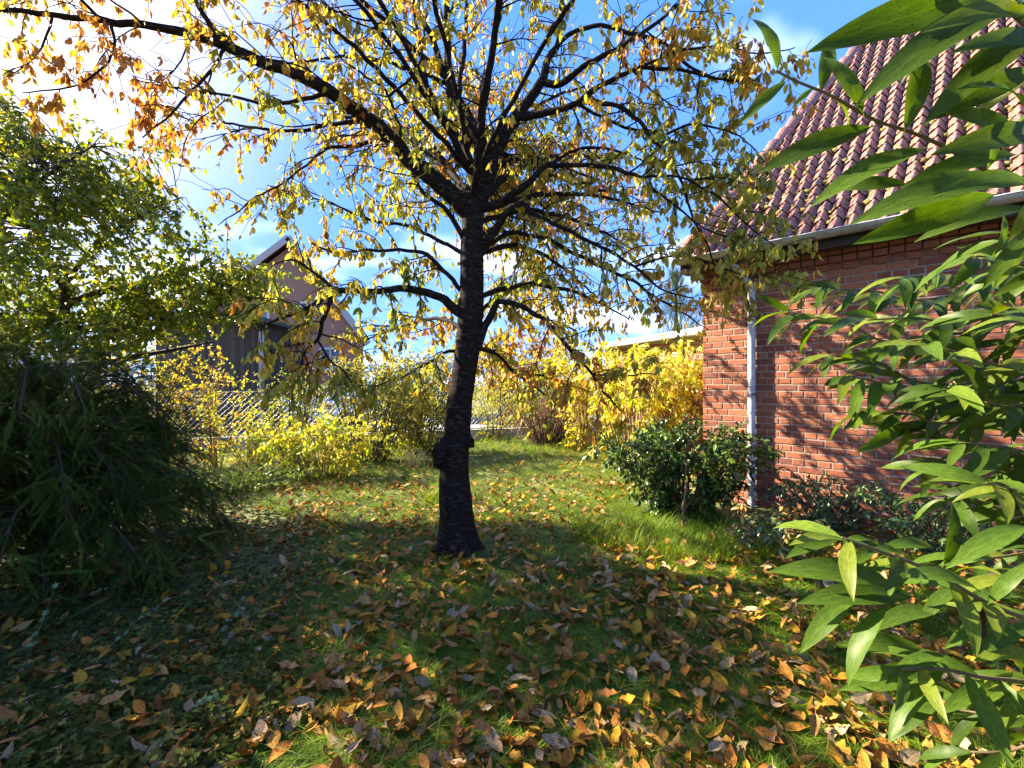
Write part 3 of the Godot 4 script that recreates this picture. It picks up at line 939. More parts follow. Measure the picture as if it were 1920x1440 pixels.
func build_far_house() -> void:
	var d := 21.0
	var t := thing("gabled_house", "brick house with tall gable and grey roof edge beyond the wooden shed", "house", Vector3(-9.7, 0, -d))
	var apex := px(548, 449, d)
	var right := Vector3(-6.45, 3.55, -d)
	var left := Vector3(-14.6, 4.3, -d)
	var brick := textured(noise_tex(512, 0.12, [[0.0, Color(0.17, 0.09, 0.065)], [0.5, Color(0.28, 0.15, 0.105)], [1.0, Color(0.38, 0.22, 0.16)]], 61, 5), Vector3(0.5, 1.6, 0.5), 0.9)  # paler brown, distance haze is put into the wall colour
	var deep := Vector3(-3.9, 0, -8.3)
	var dn := Vector3(0, -0.22, 0)
	var mb := MB.new()
	var k := 0
	var front := [Vector3(left.x + 0.15, 0, -d), Vector3(right.x - 0.15, 0, -d), right + dn + Vector3(-0.15, 0, 0), apex + dn, left + dn + Vector3(0.15, 0, 0)]
	for z in 2:
		for p in front:
			mb.vert(p + deep * z)
	mb.tri(0, 2, 1); mb.tri(0, 3, 2); mb.tri(0, 4, 3)
	mb.tri(5, 6, 7); mb.tri(5, 7, 8); mb.tri(5, 8, 9)
	for q in [[0, 1], [1, 2], [4, 0]]:
		mb.tri(q[0], q[1], q[0] + 5); mb.tri(q[1], q[1] + 5, q[0] + 5)
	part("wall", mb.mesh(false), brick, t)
	var roof := MB.new()
	var fwd := Vector3(0, 0, 0.35)
	for pair in [[apex, right + (right - apex).normalized() * 0.35], [left + (left - apex).normalized() * 0.35, apex]]:
		var a: Vector3 = pair[0] + fwd
		var b: Vector3 = pair[1] + fwd
		var al := (b - a)
		var nn := Vector3(-al.y, al.x, 0).normalized()
		roof.box((a + b) / 2 + (deep - fwd) / 2, al / 2, nn * 0.09, (deep - fwd) / 2)
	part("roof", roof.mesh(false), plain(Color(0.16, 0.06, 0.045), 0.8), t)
	var verge := MB.new()
	for pair in [[apex, right + (right - apex).normalized() * 0.36], [left + (left - apex).normalized() * 0.36, apex]]:
		var a: Vector3 = pair[0] + Vector3(0, 0, 0.37)
		var b: Vector3 = pair[1] + Vector3(0, 0, 0.37)
		var al := (b - a)
		var nn := Vector3(-al.y, al.x, 0).normalized()
		verge.box((a + b) / 2 - nn * 0.03, al / 2, nn * 0.14, Vector3(0, 0, 0.025))
	part("verge_board", verge.mesh(false), plain(Color(0.34, 0.32, 0.31), 0.7), t)  # toned down, haze is part of this colour
	var frame_mat := plain(Color(0.50, 0.50, 0.50), 0.5)  # white toned down for haze as well
	var glass := plain(Color(0.10, 0.15, 0.22), 0.06)
	glass.metallic_specular = 1.0
	for w in [[478, 506, 566, 602], [563, 592, 566, 600], [500, 532, 652, 700], [600, 640, 652, 695]]:
		var a := px(w[0], w[3], d)
		var b := px(w[1], w[2], d)
		var c := (a + b) / 2
		var hx := (b.x - a.x) / 2
		var hy := (b.y - a.y) / 2
		var fr := MB.new()
		for s in [-1.0, 1.0]:
			fr.box(c + Vector3(s * (hx - 0.04), 0, 0.03), Vector3(0.04, 0, 0), Vector3(0, hy, 0), Vector3(0, 0, 0.04))
			fr.box(c + Vector3(0, s * (hy - 0.04), 0.032), Vector3(hx - 0.081, 0, 0), Vector3(0, 0.04, 0), Vector3(0, 0, 0.04))
		fr.box(c + Vector3(0, 0, 0.032), Vector3(0.025, 0, 0), Vector3(0, hy - 0.081, 0), Vector3(0, 0, 0.035))
		var wd := part("window", fr.mesh(false), frame_mat, t)
		var pn := MB.new()
		pn.box(c + Vector3(0, 0, 0.012), Vector3(hx - 0.06, 0, 0), Vector3(0, hy - 0.06, 0), Vector3(0, 0, 0.008))
		part("pane", pn.mesh(false), glass, wd)

func build_shed() -> void:
	var d := 14.5
	var t := thing("wooden_shed", "tall dark wooden shed of vertical weathered boards behind the wire fence", "shed", Vector3(-9.0, 0, -d))
	var x0 := -10.9
	var x1 := -7.72
	var top := 3.42
	var body := MB.new()
	body.box(Vector3((x0 + x1) / 2, top / 2 - 0.05, -d - 1.6), Vector3((x1 - x0) / 2 - 0.01, 0, 0), Vector3(0, top / 2, 0), Vector3(0, 0, 1.58))
	part("wall", body.mesh(false), plain(Color(0.02, 0.016, 0.013), 0.9), t)
	var woods := []
	for c in [Color(0.045, 0.034, 0.028), Color(0.06, 0.046, 0.038), Color(0.034, 0.027, 0.023), Color(0.075, 0.06, 0.05)]:
		var m := textured(noise_tex(256, 0.03, [[0.0, Color(0.45, 0.45, 0.45)], [0.6, Color(1, 1, 1)], [1.0, Color(0.7, 0.7, 0.7)]], 71, 5), Vector3(3.0, 0.35, 3.0), 0.85)
		m.albedo_color = srgb(c)
		woods.push_back(m)
	var pm := MB.new()
	pm.box(Vector3.ZERO, Vector3(0.072, 0, 0), Vector3(0, top / 2 - 0.03, 0), Vector3(0, 0, 0.012))
	var mesh := pm.mesh(false)
	var x := x0 + 0.08
	while x < x1 - 0.05:
		part("plank", mesh, woods[rng.randi() % 4], t, Transform3D(Basis(Vector3(0, 0, 1), rng.randf_range(-0.004, 0.004)), Vector3(x, top / 2, -d + rng.randf_range(0.0, 0.012))))
		x += 0.152
	var post := MB.new()
	post.box(Vector3(x1 + 0.055, 1.55, -d + 0.01), Vector3(0.055, 0, 0), Vector3(0, 1.55, 0), Vector3(0, 0, 0.055))
	part("corner_post", post.mesh(false), plain(Color(0.30, 0.28, 0.28), 0.8), t)
	var roof := MB.new()
	roof.box(Vector3((x0 + x1) / 2 + 0.05, top + 0.12, -d - 1.4), Vector3((x1 - x0) / 2 + 0.3, -0.12, 0), Vector3(0.004, 0.06, 0), Vector3(0, 0, 2.0))
	part("roof", roof.mesh(false), plain(Color(0.03, 0.025, 0.024), 0.8), t)

func build_fence() -> void:
	var a := Vector3(-9.5, 0, -9.7)
	var b := Vector3(1.2, 0, -13.3)
	var u := (b - a).normalized()
	var n := Vector3(-u.z, 0, u.x)
	if n.z < 0.0: n = -n
	var length := a.distance_to(b)
	var kerb := MB.new()
	kerb.box(a + u * (length / 2) + Vector3(0, 0.1, 0), u * (length / 2), Vector3(0, 0.2, 0), n * 0.07)
	var kw := part("footing_wall", kerb.mesh(false), textured(noise_tex(256, 0.03, [[0.0, Color(0.22, 0.22, 0.22)], [1.0, Color(0.46, 0.45, 0.43)]], 81, 5), Vector3.ONE * 1.5, 0.9), self)
	kw.name = numbered("footing_wall")
	tag(kw, "low pale concrete footing wall under the wire mesh fence", "wall")
	var t := thing("chain_link_fence", "galvanised chain link fence on concrete footing beyond the shrubs", "fence", a)
	var wire_mat := plain(Color(0.42, 0.42, 0.40), 0.45, 0.4)
	var y0 := 0.32
	var y1 := 1.33
	var h := y1 - y0
	var wire := MB.new()
	var step := 0.125
	var x := -h
	while x < length:
		for s in [0, 1]:
			var p0 := Vector2(x, 0.0)
			var p1 := Vector2(x + h, h)
			if p0.x < 0.0: p0 = Vector2(0, -x)
			if p1.x > length: p1 = Vector2(length, length - x)
			if p1.x - p0.x < 0.02: continue
			var f0 := y0 + (p0.y if s == 0 else h - p0.y)
			var f1 := y0 + (p1.y if s == 0 else h - p1.y)
			var off := n * (0.004 if s == 0 else -0.004)
			tube(wire, PackedVector3Array([a + u * p0.x + Vector3(0, f0, 0) + off, a + u * p1.x + Vector3(0, f1, 0) + off]), PackedFloat32Array([0.0026, 0.0026]), 4, 0.0, false)
		x += step
	part("wire_mesh", wire.mesh(), wire_mat, t)
	for y in [y0 + 0.02, y1]:
		var tw := MB.new()
		tube(tw, PackedVector3Array([a + Vector3(0, y, 0), b + Vector3(0, y, 0)]), PackedFloat32Array([0.005, 0.005]), 5)
		part("line_wire", tw.mesh(), wire_mat, t)
	var i := 0.0
	while i < length:
		var pm := MB.new()
		var p := a + u * i + n * 0.03
		tube(pm, PackedVector3Array([p + Vector3(0, 0.1, 0), p + Vector3(0, y1 + 0.06, 0)]), PackedFloat32Array([0.022, 0.022]), 10)
		part("post", pm.mesh(), plain(Color(0.02, 0.03, 0.025), 0.5), t)
		i += 2.42

func build_car() -> void:
	var at := Vector3(-6.9, 0.0, -16.6)
	var t := thing("parked_car", "silver car parked beyond the wire fence beside the wooden shed", "car", at)
	var prof := [[-2.05, 0.42], [-2.08, 0.72], [-1.85, 0.92], [-1.15, 1.0], [-0.55, 1.42], [0.75, 1.46], [1.6, 1.05], [2.0, 0.95], [2.08, 0.6], [2.02, 0.32], [-1.9, 0.28]]
	var paint := plain(Color(0.55, 0.57, 0.60), 0.25, 0.3)
	paint.clearcoat_enabled = true
	paint.clearcoat = 0.8
	var body := MB.new()
	var k := prof.size()
	for z in 4:
		var w: float = [-0.84, -0.78, 0.78, 0.84][z]
		for p in prof:
			var inset := 0.0
			if p[1] > 1.1: inset = 0.14
			body.vert(at + Vector3(p[0], p[1], w - signf(w) * inset))
	for z in 3:
		for i in k:
			var a := z * k + i
			var b := z * k + (i + 1) % k
			body.tri(a, b, a + k); body.tri(b, b + k, a + k)
	for z in [0, 3]:
		var c := body.vert(at + Vector3(0, 0.7, -0.84 if z == 0 else 0.84))
		for i in k:
			body.tri(c, z * k + i, z * k + (i + 1) % k)
	part("body", body.mesh(false), paint, t)
	var glass := plain(Color(0.02, 0.025, 0.03), 0.08)
	for w in [[[-1.05, 1.02], [-0.52, 1.36], [-0.02, 1.39], [-0.02, 1.02]], [[0.05, 1.02], [0.05, 1.39], [0.7, 1.40], [1.3, 1.08]]]:
		var g := MB.new()
		g.quad(at + Vector3(w[0][0], w[0][1], 0.80), at + Vector3(w[1][0], w[1][1], 0.725), at + Vector3(w[2][0], w[2][1], 0.725), at + Vector3(w[3][0], w[3][1], 0.80))
		g.quad(at + Vector3(w[0][0], w[0][1], 0.80 - 0.03), at + Vector3(w[1][0], w[1][1], 0.695), at + Vector3(w[2][0], w[2][1], 0.695), at + Vector3(w[3][0], w[3][1], 0.77))
		part("window", g.mesh(false), glass, t)
	for x in [-1.3, 1.3]:
		for z in [-0.75, 0.75]:
			var wm := MB.new()
			var zz := Vector3(0, 0, signf(z))
			tube(wm, PackedVector3Array([at + Vector3(x, 0.31, z) - zz * 0.1, at + Vector3(x, 0.31, z) + zz * 0.085, at + Vector3(x, 0.31, z) + zz * 0.1]), PackedFloat32Array([0.31, 0.31, 0.27]), 24)
			var wh := part("wheel", wm.mesh(false), plain(Color(0.015, 0.015, 0.015), 0.8), t)
			var rim := MB.new()
			tube(rim, PackedVector3Array([at + Vector3(x, 0.31, z) + zz * 0.09, at + Vector3(x, 0.31, z) + zz * 0.112]), PackedFloat32Array([0.2, 0.19]), 20)
			part("rim", rim.mesh(false), plain(Color(0.5, 0.5, 0.52), 0.3, 0.8), wh)
	for z in [-0.6, 0.6]:
		var lm := MB.new()
		blob(lm, at + Vector3(-2.0, 0.74, z), Basis(Vector3(0.1, 0, 0), Vector3(0, 0.09, 0), Vector3(0, 0, 0.18)), 8, 12, 0.0, 1.0)
		part("headlight", lm.mesh(), plain(Color(0.6, 0.62, 0.65), 0.1), t)

# ------------------------------------------------------------------ ground, grass, fallen leaves, ivy
func in_building(x: float, z: float) -> bool:
	var p := Vector3(x, 0, z) - Vector3(2.5, 0, -6.2)
	var a := p.dot(Vector3(0.70, 0, 0.714))
	var b := p.dot(Vector3(-0.714, 0, 0.70))
	return a > -0.05 and b < 0.03 and b > -5.8

func ivy_share(x: float, z: float) -> float:
	# 1 inside the ivy bed by the conifer, 0 on the lawn
	var edge := -1.12 - 0.25 * (-z - 2.0) + 0.45 * noise.get_noise_2d(x * 90.0, z * 90.0)
	if -z > 4.3:
		edge -= 0.6 * (-z - 4.3)
	return clampf((edge - x) / 0.5 + 0.5, 0.0, 1.0)

func bed_share(x: float, z: float) -> float:
	# bare earth along the brick wall
	var p := Vector3(x, 0, z) - Vector3(2.5, 0, -6.2)
	var b := p.dot(Vector3(-0.714, 0, 0.70))
	var a := p.dot(Vector3(0.70, 0, 0.714))
	if a < -0.6: return 0.0
	return clampf((1.05 + 0.2 * noise.get_noise_2d(x * 150.0, z * 150.0) - b) / 0.3, 0.0, 1.0)

func build_ground() -> void:
	var xs := PackedFloat32Array([-400, -150, -60, -30, -18, -12])
	var q := -9.0
	while q <= 9.0:
		xs.push_back(q); q += 0.15
	for e in [12, 18, 30, 60, 150, 400]: xs.push_back(e)
	var zs := PackedFloat32Array([60, 20, 8, 3])
	q = 1.5
	while q >= -14.9:
		zs.push_back(q); q -= 0.15
	for e in [-16, -18, -22, -30, -45, -80, -160, -400]: zs.push_back(e)
	var mb := MB.new()
	for z in zs:
		for x in xs:
			var y := 0.0
			if absf(x) < 9.1 and z < 1.6 and z > -15.0:
				y = ground_y(x, z)
			mb.vert(Vector3(x, y, z), Vector2(x, z))
	var w := xs.size()
	for j in zs.size() - 1:
		for i in w - 1:
			var a := j * w + i
			mb.tri(a, a + w, a + 1); mb.tri(a + 1, a + w, a + w + 1)
	var tex := noise_tex(512, 0.02, [[0.0, Color(0.035, 0.028, 0.014)], [0.35, Color(0.08, 0.075, 0.025)], [0.6, Color(0.10, 0.13, 0.025)], [0.8, Color(0.15, 0.17, 0.04)], [1.0, Color(0.22, 0.18, 0.07)]], 101, 6)
	structure("ground", mb.mesh(), textured(tex, Vector3.ONE * 0.7, 1.0, noise_tex(256, 0.05, [], 102, 5, 8.0), 1.0))
	var road := MB.new()
	road.quad(Vector3(-60, 0.03, -14.95), Vector3(40, 0.03, -17.4), Vector3(40, 0.03, -22.4), Vector3(-60, 0.03, -19.95))
	structure("road", road.mesh(false), textured(noise_tex(256, 0.08, [[0.0, Color(0.05, 0.05, 0.052)], [1.0, Color(0.11, 0.11, 0.11)]], 103, 4), Vector3.ONE, 0.9))
	var pav := MB.new()
	pav.box(Vector3(-9.6, 0.06, -15.2), Vector3(30, 0, -0.735), Vector3(0, 0.07, 0), Vector3(0, 0, 0.55))
	structure("pavement", pav.mesh(false), textured(noise_tex(256, 0.05, [[0.0, Color(0.24, 0.24, 0.24)], [1.0, Color(0.44, 0.43, 0.42)]], 104, 4), Vector3.ONE, 0.9))

func tuft(blades: int, height: float, spread: float, lean: float) -> MB:
	var mb := MB.new()
	for b in blades:
		var a := rng.randf() * TAU
		var at := Vector3(cos(a), 0, sin(a)) * spread * sqrt(rng.randf())
		var dir := Vector3(cos(a + rng.randf_range(-1.2, 1.2)), 0, sin(a + rng.randf_range(-1.2, 1.2)))
		var h := height * rng.randf_range(0.5, 1.15)
		var bend := h * lean * rng.randf_range(0.3, 1.5)
		var side := Vector3(-dir.z, 0, dir.x) * rng.randf_range(0.0011, 0.0021)
		var k := mb.v.size()
		for i in 3:
			var f := i / 3.0
			var c := at + dir * bend * f * f + Vector3(0, h * (f - 0.28 * lean * f * f), 0)
			mb.vert(c - side * (1.0 - 0.35 * f)); mb.vert(c + side * (1.0 - 0.35 * f))
		mb.vert(at + dir * bend + Vector3(0, h * (1.0 - 0.28 * lean), 0))
		for i in 2:
			mb.tri(k + i * 2, k + i * 2 + 1, k + i * 2 + 2); mb.tri(k + i * 2 + 1, k + i * 2 + 3, k + i * 2 + 2)
		mb.tri(k + 4, k + 5, k + 6)
	return mb

func build_grass() -> void:
	var mat := leaf_mat(0.5, 1.0, 0.4, null, Color(1, 1, 0.4))
	var kinds := [tuft(16, 0.07, 0.055, 1.1).mesh(), tuft(16, 0.10, 0.065, 1.6).mesh(), tuft(12, 0.20, 0.05, 0.55).mesh()]
	var xf := [[], [], []]
	var cols := [[], [], []]
	var greens := [Color(0.11, 0.20, 0.012), Color(0.16, 0.26, 0.014), Color(0.22, 0.32, 0.016), Color(0.08, 0.15, 0.011)]
	var dry := Color(0.30, 0.27, 0.10)
	var made := 0
	while made < 66000:
		# denser where it stands closer
		var z := -(1.2 + 12.3 * pow(rng.randf(), 1.25))
		var reach := -z * 1.12 + 0.4
		var x := rng.randf_range(-reach, reach)
		made += 1
		if in_building(x, z): continue
		if rng.randf() < ivy_share(x, z) * 0.96: continue
		if rng.randf() < bed_share(x, z): continue
		if x > 1.2 and z > -1.6: continue
		var patch := noise.get_noise_2d(x * 130.0, z * 130.0)
		if patch < -0.38 and rng.randf() < 0.7: continue
		var k := 0 if patch < 0.05 else 1
		var near_bush := Vector2(x - 1.75, (z + 4.75) * 1.3).length()
		if (near_bush < 1.15 and z > -5.1 and rng.randf() < 0.75) or Vector2(x + 0.82, z + 6.1).length() < 0.32 or (-z > 9.5 and rng.randf() < 0.25):
			k = 2
		var s := rng.randf_range(0.75, 1.25)
		xf[k].push_back(Transform3D(Basis(Vector3.UP, rng.randf() * TAU).scaled(Vector3(s, s * rng.randf_range(0.8, 1.2), s)), Vector3(x, ground_y(x, z) - 0.008, z)))
		var c: Color = pick(greens)
		if rng.randf() < 0.07 + (0.18 if -z > 6.5 else 0.0): c = c.lerp(dry, 0.7)
		cols[k].push_back(vary(c, 0.25))
	var holder := Node3D.new()
	holder.name = "lawn_grass"
	add_child(holder)
	tag(holder, "green uncut lawn grass around the cherry trunk", "grass", "", "stuff")
	var names := ["short_grass", "bent_grass", "long_grass"]
	for k in 3:
		foliage(holder, kinds[k], mat, xf[k], cols[k], 0, "blade", names[k])

func build_fallen_leaves() -> void:
	var tex := leaf_tex(0.35, 0.5, Color(1, 0.95, 0.8), 7, 0.3)
	var mat := leaf_mat(0.75, 0.45, 0.15, tex, Color(1, 0.9, 0.6))
	var shapes := [leaf(1.0, 0.46, 6, 0.35, 0.5, 0.06, 0.85, 0.25).mesh(), leaf(1.0, 0.40, 6, 0.75, -0.5, 0.10, 0.8, 0.2).mesh(), leaf(1.0, 0.5, 6, 0.10, 0.9, 0.12, 0.9, 0.25).mesh(), leaf(1.0, 0.36, 6, 1.1, 0.6, 0.08, 0.85, 0.2).mesh(), leaf(1.0, 0.52, 7, 0.5, -0.9, 0.30, 0.75, 0.15).mesh(), leaf(0.72, 0.44, 6, 0.8, 1.3, 0.22, 0.95, 0.05).mesh()]
	var tones := [["yellow", Color(0.62, 0.36, 0.04)], ["golden", Color(0.54, 0.31, 0.06)], ["orange", Color(0.56, 0.25, 0.05)], ["tan", Color(0.52, 0.31, 0.11)], ["rusty brown", Color(0.40, 0.19, 0.055)], ["pale buff", Color(0.58, 0.42, 0.24)]]
	var list := []
	var tries := 0
	while list.size() < 8600 and tries < 90000:
		tries += 1
		var z := -(1.25 + 9.0 * pow(rng.randf(), 1.12))
		var reach := -z * 1.1
		var x := rng.randf_range(-reach, reach)
		if in_building(x, z): continue
		var dens := 0.85 + 1.0 * noise.get_noise_2d(x * 110.0 + 40.0, z * 110.0)
		dens *= 1.0 - 0.6 * ivy_share(x, z)
		dens *= 1.0 - 0.75 * bed_share(x, z)
		if -z > 5.6: dens *= 0.6
		if -z > 7.2: dens *= 0.45
		if x > 1.6 and z > -2.4: dens *= 0.6
		if Vector2(x - 1.85, z + 5.3).length() < 0.8: continue
		if Vector2(x + 0.48, z + 4.2).length() < 0.26: continue
		if rng.randf() > dens: continue
		var yaw := rng.randf() * TAU
		var up := (Vector3.UP + rand_dir() * 0.55).normalized()
		if up.y < 0.3: up = Vector3.UP
		var f := Vector3(cos(yaw), 0, sin(yaw))
		f = (f - up * f.dot(up)).normalized()
		var size := 0.05 + 0.075 * pow(rng.randf(), 1.2)
		var kind := rng.randi() % 6
		var basis := basis_to(f, up if rng.randf() < 0.7 else -up).scaled(Vector3.ONE * size)
		var lift := 0.030 + rng.randf() * 0.045
		list.push_back([Transform3D(basis, Vector3(x, ground_y(x, z) + lift, z) - f * size * 0.5), kind, rng.randi() % tones.size()])
	var order := []
	for i in list.size():
		var tr: Transform3D = list[i][0]
		var v := view_size(tr.origin) * tr.basis.z.length()
		var sx := tr.origin.x / -tr.origin.z * FOCAL
		if sx > 620.0: v *= 0.3             # behind the laurel
		order.push_back([-v, i])
	order.sort_custom(func(a, b): return a[0] < b[0])
	var rest_xf := [[], [], [], [], [], []]
	var rest_c := [[], [], [], [], [], []]
	var mats := []
	for tn in tones:
		var row := []
		for k in 3:
			row.push_back(tinted(mat, vary(tn[1], 0.22)))
		mats.push_back(row)
	for k in order.size():
		var q: Array = list[order[k][1]]
		var tn: Array = tones[q[2]]
		if k < 300 and order[k][0] < 0.0:
			var o := MeshInstance3D.new()
			o.name = numbered("fallen_leaf")
			o.mesh = shapes[q[1]]
			o.material_override = mats[q[2]][rng.randi() % 3]
			add_child(o)
			o.transform = q[0]
			var look: String = ["flat", "cupped", "wavy", "folded", "crumpled", "short curled"][q[1]]
			tag(o, "%s %s cherry leaf fallen on the shaded grass" % [look, tn[0]], "leaf", "%s %s fallen leaves" % [look, tn[0]])
		else:
			rest_xf[q[1]].push_back(q[0])
			rest_c[q[1]].push_back(vary(tn[1], 0.3))
	var holder := Node3D.new()
	holder.name = "leaf_litter"
	add_child(holder)
	tag(holder, "scattered litter of yellow and brown cherry leaves across the lawn", "leaves", "", "stuff")
	for k in 6:
		foliage(holder, shapes[k], mat, rest_xf[k], rest_c[k], 0, "leaf", "litter")

func build_ivy() -> void:
	var shape := lobed_leaf(PackedVector2Array([Vector2(0, 0.05), Vector2(0.22, -0.08), Vector2(0.5, 0.12), Vector2(0.34, 0.34), Vector2(0.52, 0.62), Vector2(0.2, 0.62), Vector2(0, 1.0), Vector2(-0.2, 0.62), Vector2(-0.52, 0.62), Vector2(-0.34, 0.34), Vector2(-0.5, 0.12), Vector2(-0.22, -0.08)]), 0.22).mesh()
	var mat := leaf_mat(0.65, 0.35, 0.06)
	var xf := []
	var cols := []
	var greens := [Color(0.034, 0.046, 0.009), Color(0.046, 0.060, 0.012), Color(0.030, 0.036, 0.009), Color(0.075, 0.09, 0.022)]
	for i in 21000:
		var z := -(1.3 + 5.3 * pow(rng.randf(), 1.2))
		var x := rng.randf_range(z * 1.15, -0.5)
		if rng.randf() > ivy_share(x, z): continue
		var hump := 0.05 + 0.10 * maxf(0.0, noise.get_noise_2d(x * 150.0, z * 150.0) + 0.3)
		var y := ground_y(x, z) + hump * rng.randf_range(0.3, 1.1)
		var a := rng.randf() * TAU
		var f := Vector3(cos(a), rng.randf_range(-0.5, 0.1), sin(a))
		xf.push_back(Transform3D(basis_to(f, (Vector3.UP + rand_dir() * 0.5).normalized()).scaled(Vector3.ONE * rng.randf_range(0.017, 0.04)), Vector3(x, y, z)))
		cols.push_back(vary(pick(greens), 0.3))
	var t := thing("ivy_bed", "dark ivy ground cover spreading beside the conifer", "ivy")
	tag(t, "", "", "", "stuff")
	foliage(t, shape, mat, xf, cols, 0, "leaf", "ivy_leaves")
	# a few trailing shoots that stand out of the bed
	var bark := plain(Color(0.10, 0.085, 0.06), 0.9)
	for s in [[80, 1110, 40, 1380, 2.4], [250, 1100, 190, 1180, 3.2], [430, 1300, 330, 1420, 2.1], [300, 1180, 190, 1270, 2.6], [470, 1150, 400, 1210, 2.7]]:
		var a := px(s[2], s[3], s[4])
		var b := px(s[0], s[1], s[4])
		a.y = maxf(a.y, 0.02); b.y = maxf(b.y, 0.1)
		var st := thing("ivy_shoot", "thin upright ivy shoot with small pale leaves in the dark ivy bed", "ivy", Vector3(a.x, 0, a.z), "ivy shoots")
		var tp := twig_path(Vector3(a.x, 0.02, a.z), (b - a).normalized() + Vector3(0, 0.35, 0), maxf(0.25, a.distance_to(b)), 0.3, 0.12, 8)
		var mb := MB.new()
		tube(mb, tp, taper(9, 0.0025, 0.001), 4)
		part("stem", mb.mesh(), bark, st)
		var sx := []
		var sc := []
		for j in range(1, 9):
			for k in 2:
				sx.push_back(Transform3D(basis_to(rand_dir() + Vector3(0, -0.1, 0.2), (Vector3.UP + rand_dir() * 0.4).normalized()).scaled(Vector3.ONE * rng.randf_range(0.02, 0.035)), tp[j]))
				sc.push_back(vary(Color(0.10, 0.15, 0.07), 0.2))
		foliage(st, shape, mat, sx, sc, 0, "leaf", "leaves")

# ------------------------------------------------------------------ the conifer and the fruit tree beside it
func spray() -> MB:
	# a flat, feathery shoot along +Z
	var mb := MB.new()
	var add := func(a: Vector3, b: Vector3, w: float) -> void:
		var s := (b - a).cross(Vector3.UP).normalized() * w
		var k := mb.v.size()
		mb.vert(a - s); mb.vert(a + s); mb.vert(b)
		mb.tri(k, k + 1, k + 2)
	var at := func(f: float) -> Vector3: return Vector3(0, -0.35 * f * f, f)
	add.call(at.call(0.0), at.call(1.0), 0.007)
	for i in 24:
		var f := 0.03 + i * 0.039
		for s in [-1.0, 1.0]:
			var l := 0.17 * (1.1 - 0.6 * f) * rng.randf_range(0.7, 1.2)
			var p: Vector3 = at.call(f)
			var e := p + Vector3(s * l * 0.42, rng.randf_range(-0.35, 0.25) * l, l * 0.9)
			add.call(p, e, 0.006)
			var q := p.lerp(e, 0.4)
			add.call(q, q + Vector3(s * l * 0.05, rng.randf_range(-0.3, 0.3) * l, l * 0.5), 0.005)
	return mb

func build_conifer(base: Vector3, label: String, wide: float, tall: float) -> void:
	var t := thing("conifer", label, "conifer", base)
	var bark := plain(Color(0.05, 0.035, 0.025), 0.95)
	var tm := MB.new()
	tube(tm, PackedVector3Array([base + Vector3(0, -0.05, 0), base + Vector3(0.05, 0.8, 0), base + Vector3(0, 1.55, 0.05)]), PackedFloat32Array([0.09, 0.07, 0.03]), 10, 0.1)
	part("trunk", tm.mesh(), bark, t)
	var xf := []
	var cols := []
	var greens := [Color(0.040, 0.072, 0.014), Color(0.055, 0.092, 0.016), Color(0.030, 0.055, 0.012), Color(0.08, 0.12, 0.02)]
	var bm := MB.new()
	for i in 120:
		var f := rng.randf()
		var a := rng.randf() * TAU
		var h := (0.12 + 1.5 * f) * tall
		var reach := wide * lerpf(1.4, 0.8, f) * rng.randf_range(0.75, 1.08)
		var dir := Vector3(cos(a), 0, sin(a))
		var p0 := base + Vector3(0, h * 0.75, 0)
		var p1 := base + dir * reach * 0.55 + Vector3(0, h * 0.9 + 0.28, 0)
		var p2 := base + dir * reach + Vector3(0, h * 0.85 + rng.randf_range(-0.12, 0.12), 0)
		var cm := catmull(PackedVector3Array([p0, p1, p2]), PackedFloat32Array([0.016, 0.01, 0.003]), 0.07)
		var sp: PackedVector3Array = cm[0]
		tube(bm, sp, cm[1], 4)
		for j in range(3, sp.size()):
			var d := (sp[j] - sp[j - 1]).normalized()
			var bp := twig_path(sp[j], d * 0.9 + rand_dir() * 0.85 + Vector3(0, 0.15, 0), rng.randf_range(0.12, 0.42), 0.5, 0.2, 5)
			tube(bm, bp, taper(6, 0.004, 0.0015), 3)
			var tone: Color = pick(greens)
			for k in 9:
				var q := 1 + k % 5
				var ld := ((bp[q] - bp[q - 1]).normalized() * 0.9 + rand_dir() * 0.7 + Vector3.DOWN * 0.12).normalized()
				xf.push_back(Transform3D(basis_to(ld, (Vector3.UP + rand_dir() * 0.8).normalized()).scaled(Vector3.ONE * rng.randf_range(0.10, 0.25)), bp[q]))
				cols.push_back(vary(tone, 0.25))
	part("branches", bm.mesh(), bark, t)
	print("sprays ", xf.size())
	foliage(t, spray().mesh(), leaf_mat(0.7, 0.4, 0.1, null, Color(1, 1, 0.5)), xf, cols, 0, "spray", "foliage")

